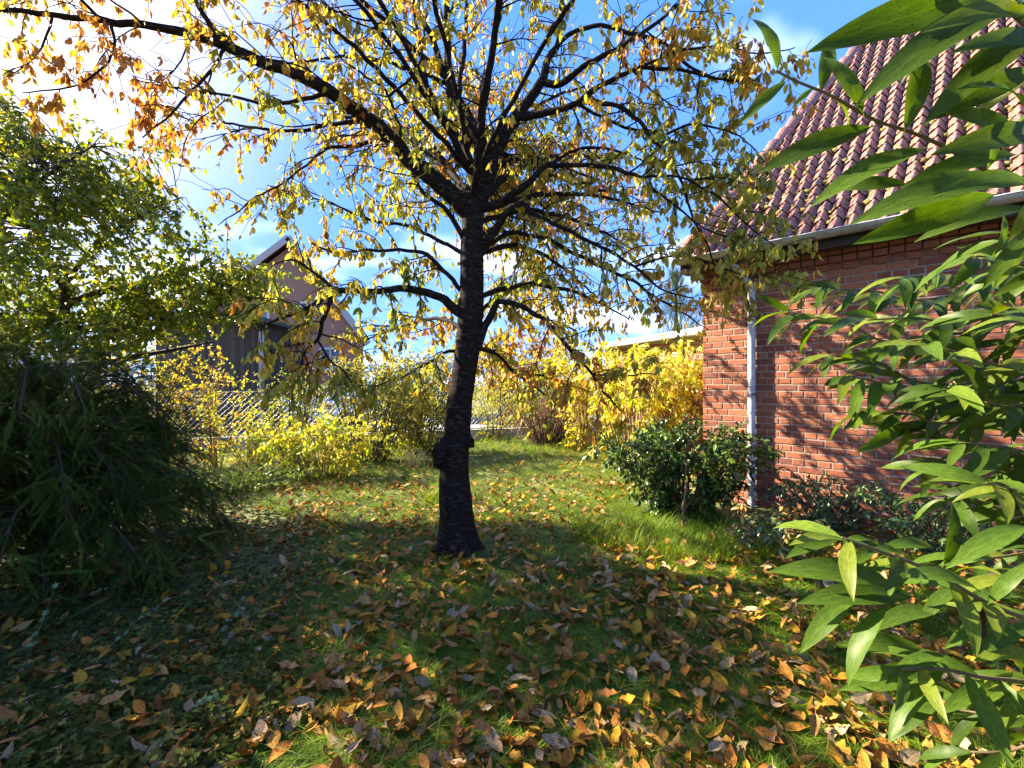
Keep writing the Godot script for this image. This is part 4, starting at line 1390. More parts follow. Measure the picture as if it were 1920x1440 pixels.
func build_fruit_tree() -> void:
	var base := Vector3(-6.0, 0, -5.4)
	var t := thing("fruit_tree", "spreading green fruit tree with crooked dark limbs behind the conifer", "tree", base)
	var bark := textured(noise_tex(256, 0.03, [[0.0, Color(0.015, 0.012, 0.01)], [1.0, Color(0.075, 0.06, 0.05)]], 121, 5), Vector3.ONE * 3.0, 0.9)
	var tm := MB.new()
	tube(tm, PackedVector3Array([base + Vector3(0, -0.05, 0), base + Vector3(0.05, 0.8, 0), base + Vector3(0.1, 1.7, 0.05), base + Vector3(-0.1, 2.6, 0)]), PackedFloat32Array([0.17, 0.13, 0.11, 0.08]), 14, 0.12)
	part("trunk", tm.mesh(), bark, t)
	var limbs := [
		[[-40, 690, 5.4, 34], [10, 640, 5.4, 30], [50, 612, 5.4, 24], [110, 603, 5.4, 20], [122, 570, 5.4, 16], [118, 535, 5.3, 13], [90, 500, 5.2, 9], [70, 430, 5.0, 5]],
		[[120, 575, 5.4, 14], [150, 560, 5.5, 13], [200, 545, 5.6, 12], [290, 525, 5.8, 9], [340, 510, 6.0, 6], [420, 500, 6.2, 3]],
		[[100, 605, 5.4, 14], [200, 620, 5.7, 10], [300, 600, 6.0, 9], [340, 560, 6.1, 8], [400, 530, 6.2, 4]],
		[[-30, 720, 5.4, 20], [100, 700, 5.7, 14], [200, 660, 6.0, 11], [260, 640, 6.1, 9], [330, 600, 6.2, 6], [430, 590, 6.3, 3]],
		[[0, 730, 5.5, 16], [120, 700, 5.8, 13], [195, 682, 6.0, 12], [260, 668, 6.1, 10], [325, 656, 6.2, 7], [400, 640, 6.3, 3]],
		[[-45, 560, 5.4, 18], [-20, 450, 5.2, 14], [30, 380, 5.0, 10], [100, 320, 4.8, 6], [180, 270, 4.7, 3]],
		[[-40, 540, 5.4, 18], [-150, 430, 5.0, 14], [-260, 330, 4.6, 9], [-330, 240, 4.4, 4]],
		[[118, 540, 5.3, 10], [170, 470, 5.3, 8], [250, 410, 5.4, 6], [340, 370, 5.5, 3]]]
	var tips := []
	for l in limbs:
		var pts := PackedVector3Array()
		var rad := PackedFloat32Array()
		for q in l:
			pts.push_back(px(q[0], q[1], q[2])); rad.push_back(q[3] / FOCAL * q[2] * 0.5)
		var cm := catmull(pts, rad, 0.08)
		var mb := MB.new()
		tube(mb, cm[0], cm[1], 8, 0.14)
		part("limb", mb.mesh(), bark, t)
		for i in range(2, cm[0].size(), 2):
			tips.push_back(cm[0][i])
	var blobs := [[px(110, 420, 5.0), Vector3(1.25, 1.0, 1.0)], [px(330, 540, 5.9), Vector3(0.95, 0.55, 0.75)], [px(-170, 330, 4.3), Vector3(1.2, 1.35, 1.0)], [px(60, 600, 5.3), Vector3(1.2, 0.55, 1.0)], [px(250, 380, 5.3), Vector3(0.75, 0.6, 0.8)], [px(20, 290, 4.7), Vector3(0.8, 0.6, 0.8)], [px(420, 545, 6.1), Vector3(0.75, 0.45, 0.6)], [px(200, 610, 5.9), Vector3(1.3, 0.5, 0.6)]]
	var greens := [Color(0.18, 0.24, 0.025), Color(0.26, 0.30, 0.03), Color(0.14, 0.19, 0.022), Color(0.40, 0.38, 0.035), Color(0.52, 0.42, 0.045)]
	var xf := []
	var cols := []
	var tw := MB.new()
	for i in 690:
		var bl: Array = blobs[[0, 0, 0, 1, 1, 2, 2, 3, 3, 4, 5, 6, 7, 7][rng.randi() % 14]]
		var d := rand_dir() * pow(rng.randf(), 0.45)
		var at: Vector3 = bl[0] + Vector3(d.x * bl[1].x, d.y * bl[1].y, d.z * bl[1].z)
		var near: Vector3 = tips[0]
		for q in tips:
			if at.distance_squared_to(q) < at.distance_squared_to(near): near = q
		var mid := near.lerp(at, 0.5) + Vector3(0, 0.08, 0) + rand_dir() * 0.08
		var cm := catmull(PackedVector3Array([near, mid, at]), PackedFloat32Array([0.007, 0.005, 0.002]), 0.12)
		tube(tw, cm[0], cm[1], 4)
		var main: Color = greens[int(rng.randf() * rng.randf() * 5.0)]
		for k in 3:
			var tp := twig_path(at.lerp(mid, rng.randf() * 0.6), rand_dir() + (at - near).normalized() * 0.8, rng.randf_range(0.18, 0.42), 0.35, 0.3, 4)
			tube(tw, tp, taper(5, 0.003, 0.001), 3)
			for m in 16:
				var f := rng.randf() * 3.999
				var j := int(f)
				var ld := (rand_dir() + (tp[j + 1] - tp[j]).normalized() * 0.5 + Vector3.DOWN * 0.25).normalized()
				xf.push_back(Transform3D(basis_to(ld, (Vector3.UP * 0.8 + rand_dir()).normalized()).scaled(Vector3.ONE * rng.randf_range(0.042, 0.075)), tp[j].lerp(tp[j + 1], f - j)))
				cols.push_back(vary(main if rng.randf() < 0.8 else pick(greens), 0.25))
	part("twigs", tw.mesh(), bark, t)
	print("fruit tree leaves ", xf.size())
	foliage(t, leaf(1.0, 0.55, 4, 0.3, 0.4, 0.0, 0.85, 0.15).mesh(), leaf_mat(0.42, 0.9, 0.5, null, Color(1, 1, 0.45)), xf, cols, 0, "leaf", "foliage")

# ------------------------------------------------------------------ shrubs
func build_shrubs() -> void:
	var brown := plain(Color(0.075, 0.058, 0.032), 0.9)
	var tanb := plain(Color(0.22, 0.13, 0.07), 0.9)
	var oval := leaf(1.0, 0.5, 4, 0.3, 0.4, 0.0, 0.85, 0.1).mesh()
	var longl := leaf(1.0, 0.34, 5, 0.3, 0.6, 0.05, 0.85, 0.08).mesh()
	var soft := leaf_mat(0.5, 1.0, 0.4, null, Color(1, 1, 0.5))
	var yel := [Color(0.64, 0.58, 0.06), Color(0.58, 0.58, 0.06), Color(0.66, 0.52, 0.05), Color(0.46, 0.52, 0.06)]
	shrub("yellow_shrub", "bright yellow broad shrub with tan stems in front of the garage", "shrub", px(1185, 872, 8.8) * Vector3(1, 0, 1), {"stems": 26, "height": 2.4, "rx": 1.5, "rz": 0.9, "twigs": 13, "twig": 0.45, "leaves": 11, "leaf": 0.14, "low": 0.22, "cols": yel, "mesh": longl, "mat": soft, "bark": tanb, "singles": 200, "thick": 0.02, "droop": 0.9, "hang": 0.5})
	shrub("yellow_shrub", "yellow shrub growing against the garage wall beside the brick corner", "shrub", Vector3(2.95, 0, -9.2), {"stems": 16, "height": 2.2, "rx": 0.75, "rz": 0.7, "twigs": 11, "twig": 0.4, "leaves": 9, "leaf": 0.11, "low": 0.2, "cols": yel, "mesh": longl, "mat": soft, "bark": tanb, "thick": 0.016, "droop": 0.8})
	shrub("evergreen_bush", "dense dark glossy evergreen bush beside the brick wall", "bush", Vector3(1.9, 0, -5.35), {"stems": 60, "height": 1.02, "rx": 1.08, "rz": 0.78, "twigs": 13, "twig": 0.22, "leaves": 12, "leaf": 0.085, "low": 0.12, "cols": [Color(0.045, 0.085, 0.014), Color(0.060, 0.112, 0.018), Color(0.034, 0.062, 0.012), Color(0.10, 0.17, 0.022)], "mesh": leaf(1.0, 0.36, 4, 0.25, 0.5, 0.0, 0.9, 0.08).mesh(), "mat": leaf_mat(0.30, 0.45, 0.4, null, Color(1, 1, 0.4)), "bark": brown, "singles": 300, "droop": 0.2, "hang": 0.1, "rise": 0.35})
	shrub("low_evergreen", "small low evergreen plant with orange-tinged leaves at the lawn edge", "plant", Vector3(2.28, 0, -4.1), {"stems": 16, "height": 0.36, "rx": 0.42, "rz": 0.3, "twigs": 6, "twig": 0.14, "leaves": 9, "leaf": 0.075, "low": 0.1, "cols": [Color(0.07, 0.13, 0.04), Color(0.10, 0.17, 0.05), Color(0.13, 0.14, 0.05), Color(0.40, 0.22, 0.06)], "mesh": longl, "mat": leaf_mat(0.35, 0.4, 0.5), "bark": brown, "thick": 0.006, "rise": 0.5})
	shrub("low_evergreen", "dark evergreen seedling enlarged to deepen the shade along the brick wall", "plant", Vector3(3.15, 0, -4.8), {"stems": 34, "height": 0.55, "rx": 0.65, "rz": 0.45, "twigs": 5, "twig": 0.14, "leaves": 8, "leaf": 0.07, "low": 0.1, "cols": [Color(0.05, 0.10, 0.03), Color(0.08, 0.14, 0.04)], "mesh": longl, "mat": leaf_mat(0.35, 0.4, 0.5), "bark": brown, "thick": 0.006, "rise": 0.5})  # raised and widened so that it deepens the shade at the wall base
	shrub("low_evergreen", "leafy evergreen patch added at the wall foot to darken its shaded base", "plant", Vector3(3.75, 0, -4.15), {"stems": 30, "height": 0.5, "rx": 0.6, "rz": 0.45, "twigs": 6, "twig": 0.16, "leaves": 8, "leaf": 0.07, "low": 0.1, "cols": [Color(0.05, 0.10, 0.03), Color(0.08, 0.14, 0.04)], "mesh": longl, "mat": leaf_mat(0.35, 0.4, 0.3), "bark": brown, "thick": 0.006, "rise": 0.5})  # added plant, stands in for the shadow along the wall base
	shrub("seedling", "sparse yellow-leaved shrub with pale twigs in front of the wire fence", "shrub", px(400, 880, 8.4) * Vector3(1, 0, 1), {"stems": 15, "height": 1.95, "rx": 0.62, "rz": 0.5, "twigs": 12, "twig": 0.3, "leaves": 9, "leaf": 0.06, "low": 0.15, "cols": yel + [Color(0.55, 0.30, 0.08)], "mesh": oval, "mat": soft, "bark": tanb, "thick": 0.009, "droop": 0.1, "rise": 0.6})
	shrub("golden_bush", "golden-leaved bush between the fruit tree and the wooden shed", "shrub", px(285, 880, 8.0) * Vector3(1, 0, 1), {"stems": 20, "height": 2.3, "rx": 0.9, "rz": 0.6, "twigs": 12, "twig": 0.35, "leaves": 10, "leaf": 0.065, "low": 0.15, "cols": [Color(0.62, 0.40, 0.05), Color(0.50, 0.44, 0.05), Color(0.35, 0.36, 0.05)], "mesh": oval, "mat": soft, "bark": brown, "thick": 0.012})
	shrub("golden_bush", "golden and green bush filling the gap behind the dark conifer", "shrub", px(130, 860, 7.4) * Vector3(1, 0, 1), {"stems": 30, "height": 2.5, "rx": 1.5, "rz": 0.7, "twigs": 12, "twig": 0.4, "leaves": 11, "leaf": 0.07, "low": 0.1, "cols": [Color(0.55, 0.40, 0.05), Color(0.40, 0.38, 0.05), Color(0.22, 0.28, 0.04)], "mesh": oval, "mat": soft, "bark": brown, "thick": 0.014})
	shrub("olive_bush", "low olive bush at the lawn end behind the cherry trunk", "shrub", px(800, 858, 9.8) * Vector3(1, 0, 1), {"stems": 26, "height": 1.25, "rx": 0.9, "rz": 0.5, "twigs": 11, "twig": 0.35, "leaves": 10, "leaf": 0.075, "low": 0.1, "cols": [Color(0.24, 0.26, 0.05), Color(0.42, 0.38, 0.05), Color(0.14, 0.17, 0.04)], "mesh": oval, "mat": soft, "bark": brown, "thick": 0.01})
	shrub("olive_bush", "yellowing bush in front of the fence beside the sparse yellow shrub", "shrub", px(470, 868, 9.0) * Vector3(1, 0, 1), {"stems": 20, "height": 0.95, "rx": 0.8, "rz": 0.5, "twigs": 10, "twig": 0.3, "leaves": 9, "leaf": 0.07, "low": 0.1, "cols": [Color(0.45, 0.38, 0.05), Color(0.30, 0.32, 0.05)], "mesh": oval, "mat": soft, "bark": brown, "thick": 0.009})
	shrub("yellow_green_shrub", "tall yellow-green shrub at the fence behind the cherry trunk", "shrub", px(770, 850, 10.4) * Vector3(1, 0, 1), {"stems": 30, "height": 2.3, "rx": 1.45, "rz": 0.6, "twigs": 13, "twig": 0.45, "leaves": 11, "leaf": 0.085, "low": 0.1, "cols": [Color(0.56, 0.52, 0.06), Color(0.46, 0.48, 0.05), Color(0.60, 0.46, 0.06), Color(0.32, 0.36, 0.05)], "mesh": oval, "mat": soft, "bark": brown, "thick": 0.014})
	shrub("yellow_green_shrub", "yellow-green shrub beyond the fence between cane thicket and cherry trunk", "shrub", Vector3(-0.1, 0, -14.3), {"stems": 30, "height": 2.5, "rx": 1.7, "rz": 0.6, "twigs": 13, "twig": 0.5, "leaves": 11, "leaf": 0.10, "low": 0.1, "cols": [Color(0.56, 0.50, 0.06), Color(0.46, 0.48, 0.05), Color(0.60, 0.42, 0.06)], "mesh": oval, "mat": soft, "bark": brown, "thick": 0.014})
	shrub("yellow_green_shrub", "golden shrub between the cane thicket and the broad yellow shrub", "shrub", px(1100, 850, 10.4) * Vector3(1, 0, 1), {"stems": 26, "height": 2.2, "rx": 1.0, "rz": 0.6, "twigs": 13, "twig": 0.42, "leaves": 11, "leaf": 0.10, "low": 0.15, "cols": [Color(0.62, 0.55, 0.06), Color(0.54, 0.54, 0.06), Color(0.64, 0.48, 0.06)], "mesh": oval, "mat": soft, "bark": tanb, "thick": 0.014})
	shrub("lime_bush", "low arching lime-yellow bush at the far lawn edge", "shrub", px(600, 892, 7.7) * Vector3(1, 0, 1), {"stems": 26, "height": 0.95, "rx": 1.05, "rz": 0.6, "twigs": 10, "twig": 0.35, "leaves": 11, "leaf": 0.085, "low": 0.2, "cols": [Color(0.50, 0.50, 0.06), Color(0.60, 0.50, 0.06), Color(0.36, 0.44, 0.06)], "mesh": oval, "mat": soft, "bark": tanb, "thick": 0.008, "droop": 0.9, "hang": 0.5})
	shrub("loose_bush", "loose twiggy bush with small olive leaves behind the lime-yellow bush", "shrub", px(690, 872, 9.2) * Vector3(1, 0, 1), {"stems": 44, "height": 2.05, "rx": 1.6, "rz": 0.7, "twigs": 14, "twig": 0.4, "leaves": 11, "leaf": 0.06, "low": 0.12, "cols": [Color(0.16, 0.19, 0.04), Color(0.24, 0.25, 0.05), Color(0.12, 0.13, 0.04), Color(0.40, 0.33, 0.06)], "mesh": oval, "mat": soft, "bark": brown, "thick": 0.012, "droop": 0.5})
	shrub("loose_bush", "olive bush with yellow tips in front of the fence and parked car", "shrub", px(545, 872, 9.1) * Vector3(1, 0, 1), {"stems": 22, "height": 1.75, "rx": 0.75, "rz": 0.6, "twigs": 12, "twig": 0.35, "leaves": 10, "leaf": 0.055, "low": 0.12, "cols": [Color(0.26, 0.30, 0.05), Color(0.36, 0.36, 0.06), Color(0.18, 0.22, 0.04)], "mesh": oval, "mat": soft, "bark": brown, "thick": 0.011})
	shrub("cane_thicket", "brown thicket of bare arching canes at the back of the lawn", "thicket", px(1025, 838, 11.3) * Vector3(1, 0, 1), {"stems": 150, "height": 1.25, "rx": 1.15, "rz": 0.6, "twigs": 3, "twig": 0.45, "leaves": 3, "leaf": 0.05, "low": 0.4, "cols": [Color(0.22, 0.10, 0.06), Color(0.30, 0.16, 0.08), Color(0.30, 0.26, 0.08)], "mesh": oval, "mat": soft, "bark": plain(Color(0.13, 0.065, 0.045), 0.9), "thick": 0.011, "droop": 1.4})
	shrub("verge_bush", "small leafy yellow-green bush beside the black fence post", "shrub", px(925, 825, 12.3) * Vector3(1, 0, 1), {"stems": 20, "height": 1.45, "rx": 0.85, "rz": 0.4, "twigs": 10, "twig": 0.3, "leaves": 9, "leaf": 0.06, "low": 0.1, "cols": [Color(0.30, 0.33, 0.05), Color(0.45, 0.38, 0.06), Color(0.20, 0.24, 0.04)], "mesh": oval, "mat": soft, "bark": brown, "thick": 0.009})
	shrub("rust_thicket", "tall rust-orange thicket behind the fence at the back", "thicket", Vector3(0.8, 0, -15.5), {"stems": 40, "height": 3.2, "rx": 2.6, "rz": 1.0, "twigs": 14, "twig": 0.6, "leaves": 14, "leaf": 0.12, "low": 0.1, "cols": [Color(0.48, 0.20, 0.08), Color(0.50, 0.32, 0.08), Color(0.38, 0.30, 0.08), Color(0.28, 0.12, 0.07)], "mesh": oval, "mat": soft, "bark": brown, "thick": 0.02})
	shrub("green_thicket", "green and yellow thicket beside the end of the garage", "thicket", Vector3(1.5, 0, -12.3), {"stems": 26, "height": 2.3, "rx": 1.1, "rz": 0.7, "twigs": 12, "twig": 0.45, "leaves": 9, "leaf": 0.09, "low": 0.1, "cols": [Color(0.14, 0.24, 0.04), Color(0.35, 0.36, 0.05), Color(0.45, 0.34, 0.06)], "mesh": oval, "mat": soft, "bark": brown, "thick": 0.016})
	shrub("grey_hedge", "grey-green hedge along the road beyond the fence", "hedge", Vector3(-4.2, 0, -23.6), {"stems": 46, "height": 3.1, "rx": 4.0, "rz": 0.9, "twigs": 14, "twig": 0.7, "leaves": 9, "leaf": 0.13, "low": 0.05, "cols": [Color(0.07, 0.10, 0.05), Color(0.10, 0.13, 0.06), Color(0.16, 0.15, 0.06)], "mesh": oval, "mat": soft, "bark": brown, "thick": 0.03})
	shrub("edge_plants", "mixed low green plants along the far edge of the ivy", "plants", px(430, 925, 6.6) * Vector3(1, 0, 1), {"stems": 110, "height": 0.3, "rx": 1.25, "rz": 0.8, "twigs": 5, "twig": 0.14, "leaves": 7, "leaf": 0.05, "low": 0.1, "cols": [Color(0.12, 0.20, 0.03), Color(0.20, 0.26, 0.04), Color(0.07, 0.13, 0.025)], "mesh": oval, "mat": soft, "bark": brown, "thick": 0.004, "rise": 0.6})
	shrub("sedge_clump", "pale dry grass clump behind the cherry trunk", "plant", px(778, 885, 8.4) * Vector3(1, 0, 1), {"stems": 30, "height": 0.42, "rx": 0.32, "rz": 0.25, "twigs": 1, "twig": 0.2, "leaves": 2, "leaf": 0.16, "low": 0.4, "cols": [Color(0.32, 0.30, 0.12), Color(0.24, 0.28, 0.08)], "mesh": leaf(1.0, 0.06, 4, 0.1, 0.9, 0.0, 0.9, 0.0).mesh(), "mat": soft, "bark": plain(Color(0.34, 0.30, 0.14), 0.9), "thick": 0.005, "droop": 1.5})
	# tall narrow evergreen behind the garage
	var tb := px(1268, 700, 16.0) * Vector3(1, 0, 1)
	var th := thing("columnar_conifer", "tall narrow green conifer behind the flat-roofed garage", "conifer", tb)
	var tk := MB.new()
	tube(tk, PackedVector3Array([tb, tb + Vector3(0, 5.0, 0)]), PackedFloat32Array([0.12, 0.02]), 8)
	part("trunk", tk.mesh(), brown, th)
	var xf := []
	var cols := []
	for i in 2600:
		var h := rng.randf_range(0.1, 5.2)
		var r := 0.72 * clampf((5.35 - h) / 1.6, 0.15, 1.0) * rng.randf_range(0.55, 1.0)
		var a := rng.randf() * TAU
		r *= 1.0 + 0.25 * sin(a * 3.0 + h * 1.3)
		var d := Vector3(cos(a), 0, sin(a))
		xf.push_back(Transform3D(basis_to((d * 0.6 + Vector3.UP * 0.9 + rand_dir() * 0.4), d).scaled(Vector3.ONE * rng.randf_range(0.22, 0.42)), tb + d * r + Vector3(0, h, 0)))
		cols.push_back(vary(pick([Color(0.07, 0.11, 0.025), Color(0.10, 0.14, 0.03), Color(0.05, 0.08, 0.02)]), 0.25))
	foliage(th, spray().mesh(), leaf_mat(0.6, 0.3, 0.3), xf, cols, 0, "spray", "foliage")
	# the dead stem before the evergreen bush
	var ds := px(1280, 992, 4.75)
	ds.y = 0.0
	var st := thing("dead_stem", "bare brown dead stem standing before the dark evergreen bush", "stem", ds)
	var sm := MB.new()
	var path := PackedVector3Array([ds + Vector3(0, -0.03, 0), px(1281, 950, 4.75), px(1286, 915, 4.75), px(1285, 890, 4.74), px(1288, 862, 4.74)])
	tube(sm, catmull(path, PackedFloat32Array([0.013, 0.012, 0.010, 0.009, 0.007]), 0.03)[0], taper(catmull(path, PackedFloat32Array([1, 1, 1, 1, 1]), 0.03)[0].size(), 0.013, 0.007), 7, 0.5)
	part("stem", sm.mesh(), plain(Color(0.20, 0.11, 0.06), 0.9), st)
	for q in [[1281, 960, 1300, 930], [1279, 975, 1268, 948]]:
		var bm := MB.new()
		tube(bm, PackedVector3Array([px(q[0], q[1], 4.75), px(q[2], q[3], 4.72)]), PackedFloat32Array([0.005, 0.002]), 5)
		part("side_shoot", bm.mesh(), plain(Color(0.20, 0.11, 0.06), 0.9), st)

# ------------------------------------------------------------------ unseen hedge added behind the camera to block sky light
func build_added_hedge() -> void:
	var t := thing("added_hedge", "unseen tall laurel hedge added behind the viewpoint to darken the shade", "hedge", Vector3(0.5, 0, 2.2))
	var mb := MB.new()
	var xf := []
	var cols := []
	for i in 300:
		var tip := Vector3(rng.randf_range(-3.6, 4.2), rng.randf_range(0.2, 3.7), 2.2 + rng.randf_range(-0.55, 0.55))
		var foot := Vector3(tip.x + rng.randf_range(-0.2, 0.2), 0.0, 2.3)
		var cm := catmull(PackedVector3Array([foot, foot.lerp(tip, 0.6) + Vector3(0, 0.1, 0), tip]), PackedFloat32Array([0.014, 0.009, 0.004]), 0.2)
		tube(mb, cm[0], cm[1], 4)
		for k in 22:
			var at: Vector3 = tip + rand_dir() * 0.3 * rng.randf()
			var d := rand_dir()
			xf.push_back(Transform3D(basis_to(d, (Vector3.UP + rand_dir() * 0.7).normalized()).scaled(Vector3.ONE * rng.randf_range(0.11, 0.17)), at))
			cols.push_back(vary(Color(0.04, 0.08, 0.02), 0.3))
	part("stems", mb.mesh(), plain(Color(0.10, 0.08, 0.04), 0.8), t)
	foliage(t, leaf(1.0, 0.36, 4, 0.22, 0.5, 0.0, 0.92, 0.05).mesh(), leaf_mat(0.35, 0.4, 0.5), xf, cols, 0, "leaf", "foliage")

# ------------------------------------------------------------------ the cherry laurel beside the camera
var laurel_xf := []
var laurel_cols := []

func laurel_leaf(b: Vector3, tip: Vector3, up: Vector3, c: Color) -> void:
	var d := tip - b
	laurel_xf.push_back(Transform3D(basis_to(d, up).scaled(Vector3.ONE * d.length()), b))
	laurel_cols.push_back(vary(c, 0.18))

func laurel_stem(mb: MB, list: Array, leaves: bool, size: float, step: float, greens: Array) -> void:
	var pts := PackedVector3Array()
	for q in list:
		pts.push_back(px(q[0], q[1], q[2]))
	var cm := catmull(pts, taper(pts.size(), 0.0046, 0.0022), 0.02)
	var sp: PackedVector3Array = cm[0]
	tube(mb, sp, cm[1], 7, 0.1)
	if not leaves:
		return
	var run := 0.0
	var next := 0.05
	var flip := 1.0
	for i in range(1, sp.size()):
		run += sp[i].distance_to(sp[i - 1])
		if run < next and i < sp.size() - 2: continue
		next += step * rng.randf_range(0.7, 1.3)
		var d := (sp[i] - sp[i - 1]).normalized()
		var side := d.cross(Vector3.UP).normalized() * flip
		flip = -flip
		var out := (d * rng.randf_range(0.5, 1.1) + side * rng.randf_range(0.5, 1.1) + Vector3(0, rng.randf_range(-0.6, 0.35), 0)).normalized()
		var l := size * rng.randf_range(0.7, 1.15)
		laurel_leaf(sp[i], sp[i] + out * l, (Vector3(-0.25, 0.75, 0.55) + rand_dir() * 0.6).normalized(), pick(greens))

func build_laurel() -> void:
	var base := Vector3(2.1, 0, -1.35)
	var t := thing("cherry_laurel", "cherry laurel with long glossy green leaves reaching over the lawn", "shrub", base)
	var bark := plain(Color(0.11, 0.075, 0.035), 0.7)
	var greens := [Color(0.095, 0.175, 0.022), Color(0.125, 0.215, 0.026), Color(0.075, 0.145, 0.019), Color(0.18, 0.26, 0.03)]
	var mb := MB.new()
	# main stems from the foot of the bush up to the shoots
	var hubs := []
	for q in [[2060, 380, 1.05], [2080, 560, 1.25], [2100, 700, 1.45], [2100, 850, 1.4], [2080, 980, 1.3], [2050, 1180, 0.95], [2050, 1300, 0.95], [2080, 480, 1.6], [2150, 200, 0.95]]:
		var h := px(q[0], q[1], q[2])
		hubs.push_back(h)
		var foot := base + Vector3(rng.randf_range(-0.12, 0.12), 0, rng.randf_range(-0.12, 0.12))
		var cm := catmull(PackedVector3Array([foot, foot.lerp(h, 0.5) + Vector3(0.1, 0.15, 0), h]), PackedFloat32Array([0.016, 0.012, 0.007]), 0.06)
		tube(mb, cm[0], cm[1], 8, 0.1)
	# the dark shoot against roof and sky
	laurel_stem(mb, [[2060, 380, 1.05], [1930, 345, 1.0], [1870, 330, 0.98], [1760, 270, 0.96], [1700, 245, 0.95], [1640, 225, 0.94], [1560, 180, 0.93], [1500, 155, 0.92], [1455, 133, 0.92]], false, 0.15, 0.04, greens)
	var cam := Vector3(-0.15, 0.25, 1)
	for q in [[1458, 133, 1444, -18, 0.0], [1475, 152, 1388, 214, 0.05], [1538, 172, 1574, 32, 0.0], [1618, 212, 1572, 72, -0.03], [1632, 238, 1440, 284, 0.03], [1735, 280, 1538, 318, 0.0], [1700, 345, 1568, 333, 0.06], [1696, 245, 1772, 40, -0.05], [1525, 165, 1490, 190, 0.02], [1560, 182, 1620, 222, 0.02], [1870, -10, 1592, 26, -0.06], [1900, 10, 1668, 58, -0.1], [1940, 60, 1795, 128, -0.1], [1935, 130, 1808, 182, -0.05], [1912, 265, 1815, 165, -0.05], [1905, 290, 1730, 292, 0.0], [1890, 335, 1655, 335, -0.05], [1865, 365, 1660, 432, -0.02], [1935, 392, 1740, 392, 0.05], [1800, 300, 1770, 385, 0.03], [1850, 320, 1900, 210, -0.04], [1920, 200, 1870, 90, -0.1], [1760, 0, 1700, -70, -0.1], [1935, 30, 1830, -40, -0.12], [1930, 345, 1830, 300, -0.1], [1945, 250, 1850, 235, -0.12], [1930, 430, 1860, 520, 0.0], [1880, 400, 1900, 480, 0.0], [1990, 330, 1905, 420, 0.0], [1960, 90, 1880, 10, -0.12]]:
		laurel_leaf(px(q[0], q[1], 0.95 + q[4]), px(q[2], q[3], 0.93 + q[4] * 1.6), (cam + rand_dir() * 0.45).normalized(), pick(greens))
	laurel_stem(mb, [[2150, 200, 0.95], [2000, 120, 0.9], [1900, 30, 0.88], [1800, -30, 0.86]], true, 0.15, 0.045, greens)
	# sunlit shoots before the brick wall
	for q in [[2080, 560, 1.25, 1700, 640, 1.4, 1478, 584, 1.5], [2080, 480, 1.6, 1750, 560, 1.6, 1530, 540, 1.6], [2100, 700, 1.45, 1760, 720, 1.45, 1560, 665, 1.45], [2100, 700, 1.45, 1800, 760, 1.4, 1590, 705, 1.4], [2100, 700, 1.45, 1800, 790, 1.35, 1610, 770, 1.4], [2080, 560, 1.25, 1800, 600, 1.3, 1625, 600, 1.35], [2080, 480, 1.6, 1850, 520, 1.45, 1690, 520, 1.35], [2100, 850, 1.4, 1850, 850, 1.4, 1690, 800, 1.4], [2100, 850, 1.4, 1880, 900, 1.35, 1740, 880, 1.35], [2100, 700, 1.45, 1900, 690, 1.25, 1740, 650, 1.2], [2100, 700, 1.45, 1900, 760, 1.25, 1770, 730, 1.2], [2100, 850, 1.4, 1950, 850, 1.2, 1800, 830, 1.2], [2080, 980, 1.3, 1950, 940, 1.2, 1850, 905, 1.1], [2080, 480, 1.6, 1950, 500, 1.2, 1830, 480, 1.15], [2080, 560, 1.25, 1960, 600, 1.1, 1860, 590, 1.05], [2060, 380, 1.05, 1980, 440, 1.05, 1880, 450, 1.05], [2080, 980, 1.3, 1900, 960, 1.25, 1780, 930, 1.25], [2080, 560, 1.25, 1900, 640, 1.5, 1650, 650, 1.7], [2080, 980, 1.3, 1900, 800, 1.5, 1680, 730, 1.7]]:
		laurel_stem(mb, [[q[0], q[1], q[2]], [q[3], q[4], q[5]], [(q[3] + q[6]) / 2, (q[4] + q[7]) / 2 - 4, (q[5] + q[8]) / 2], [q[6], q[7], q[8]]], true, 0.15, 0.025, greens)
	# the low shoots over the grass
	laurel_stem(mb, [[2050, 1180, 0.95], [1930, 1160, 0.85], [1850, 1130, 0.8], [1780, 1090, 0.78], [1720, 1060, 0.77], [1640, 1030, 0.76], [1578, 1008, 0.76]], true, 0.12, 0.045, greens)
	laurel_stem(mb, [[2050, 1300, 0.95], [1930, 1280, 0.85], [1840, 1270, 0.8], [1770, 1255, 0.78], [1690, 1255, 0.77]], true, 0.12, 0.045, greens)
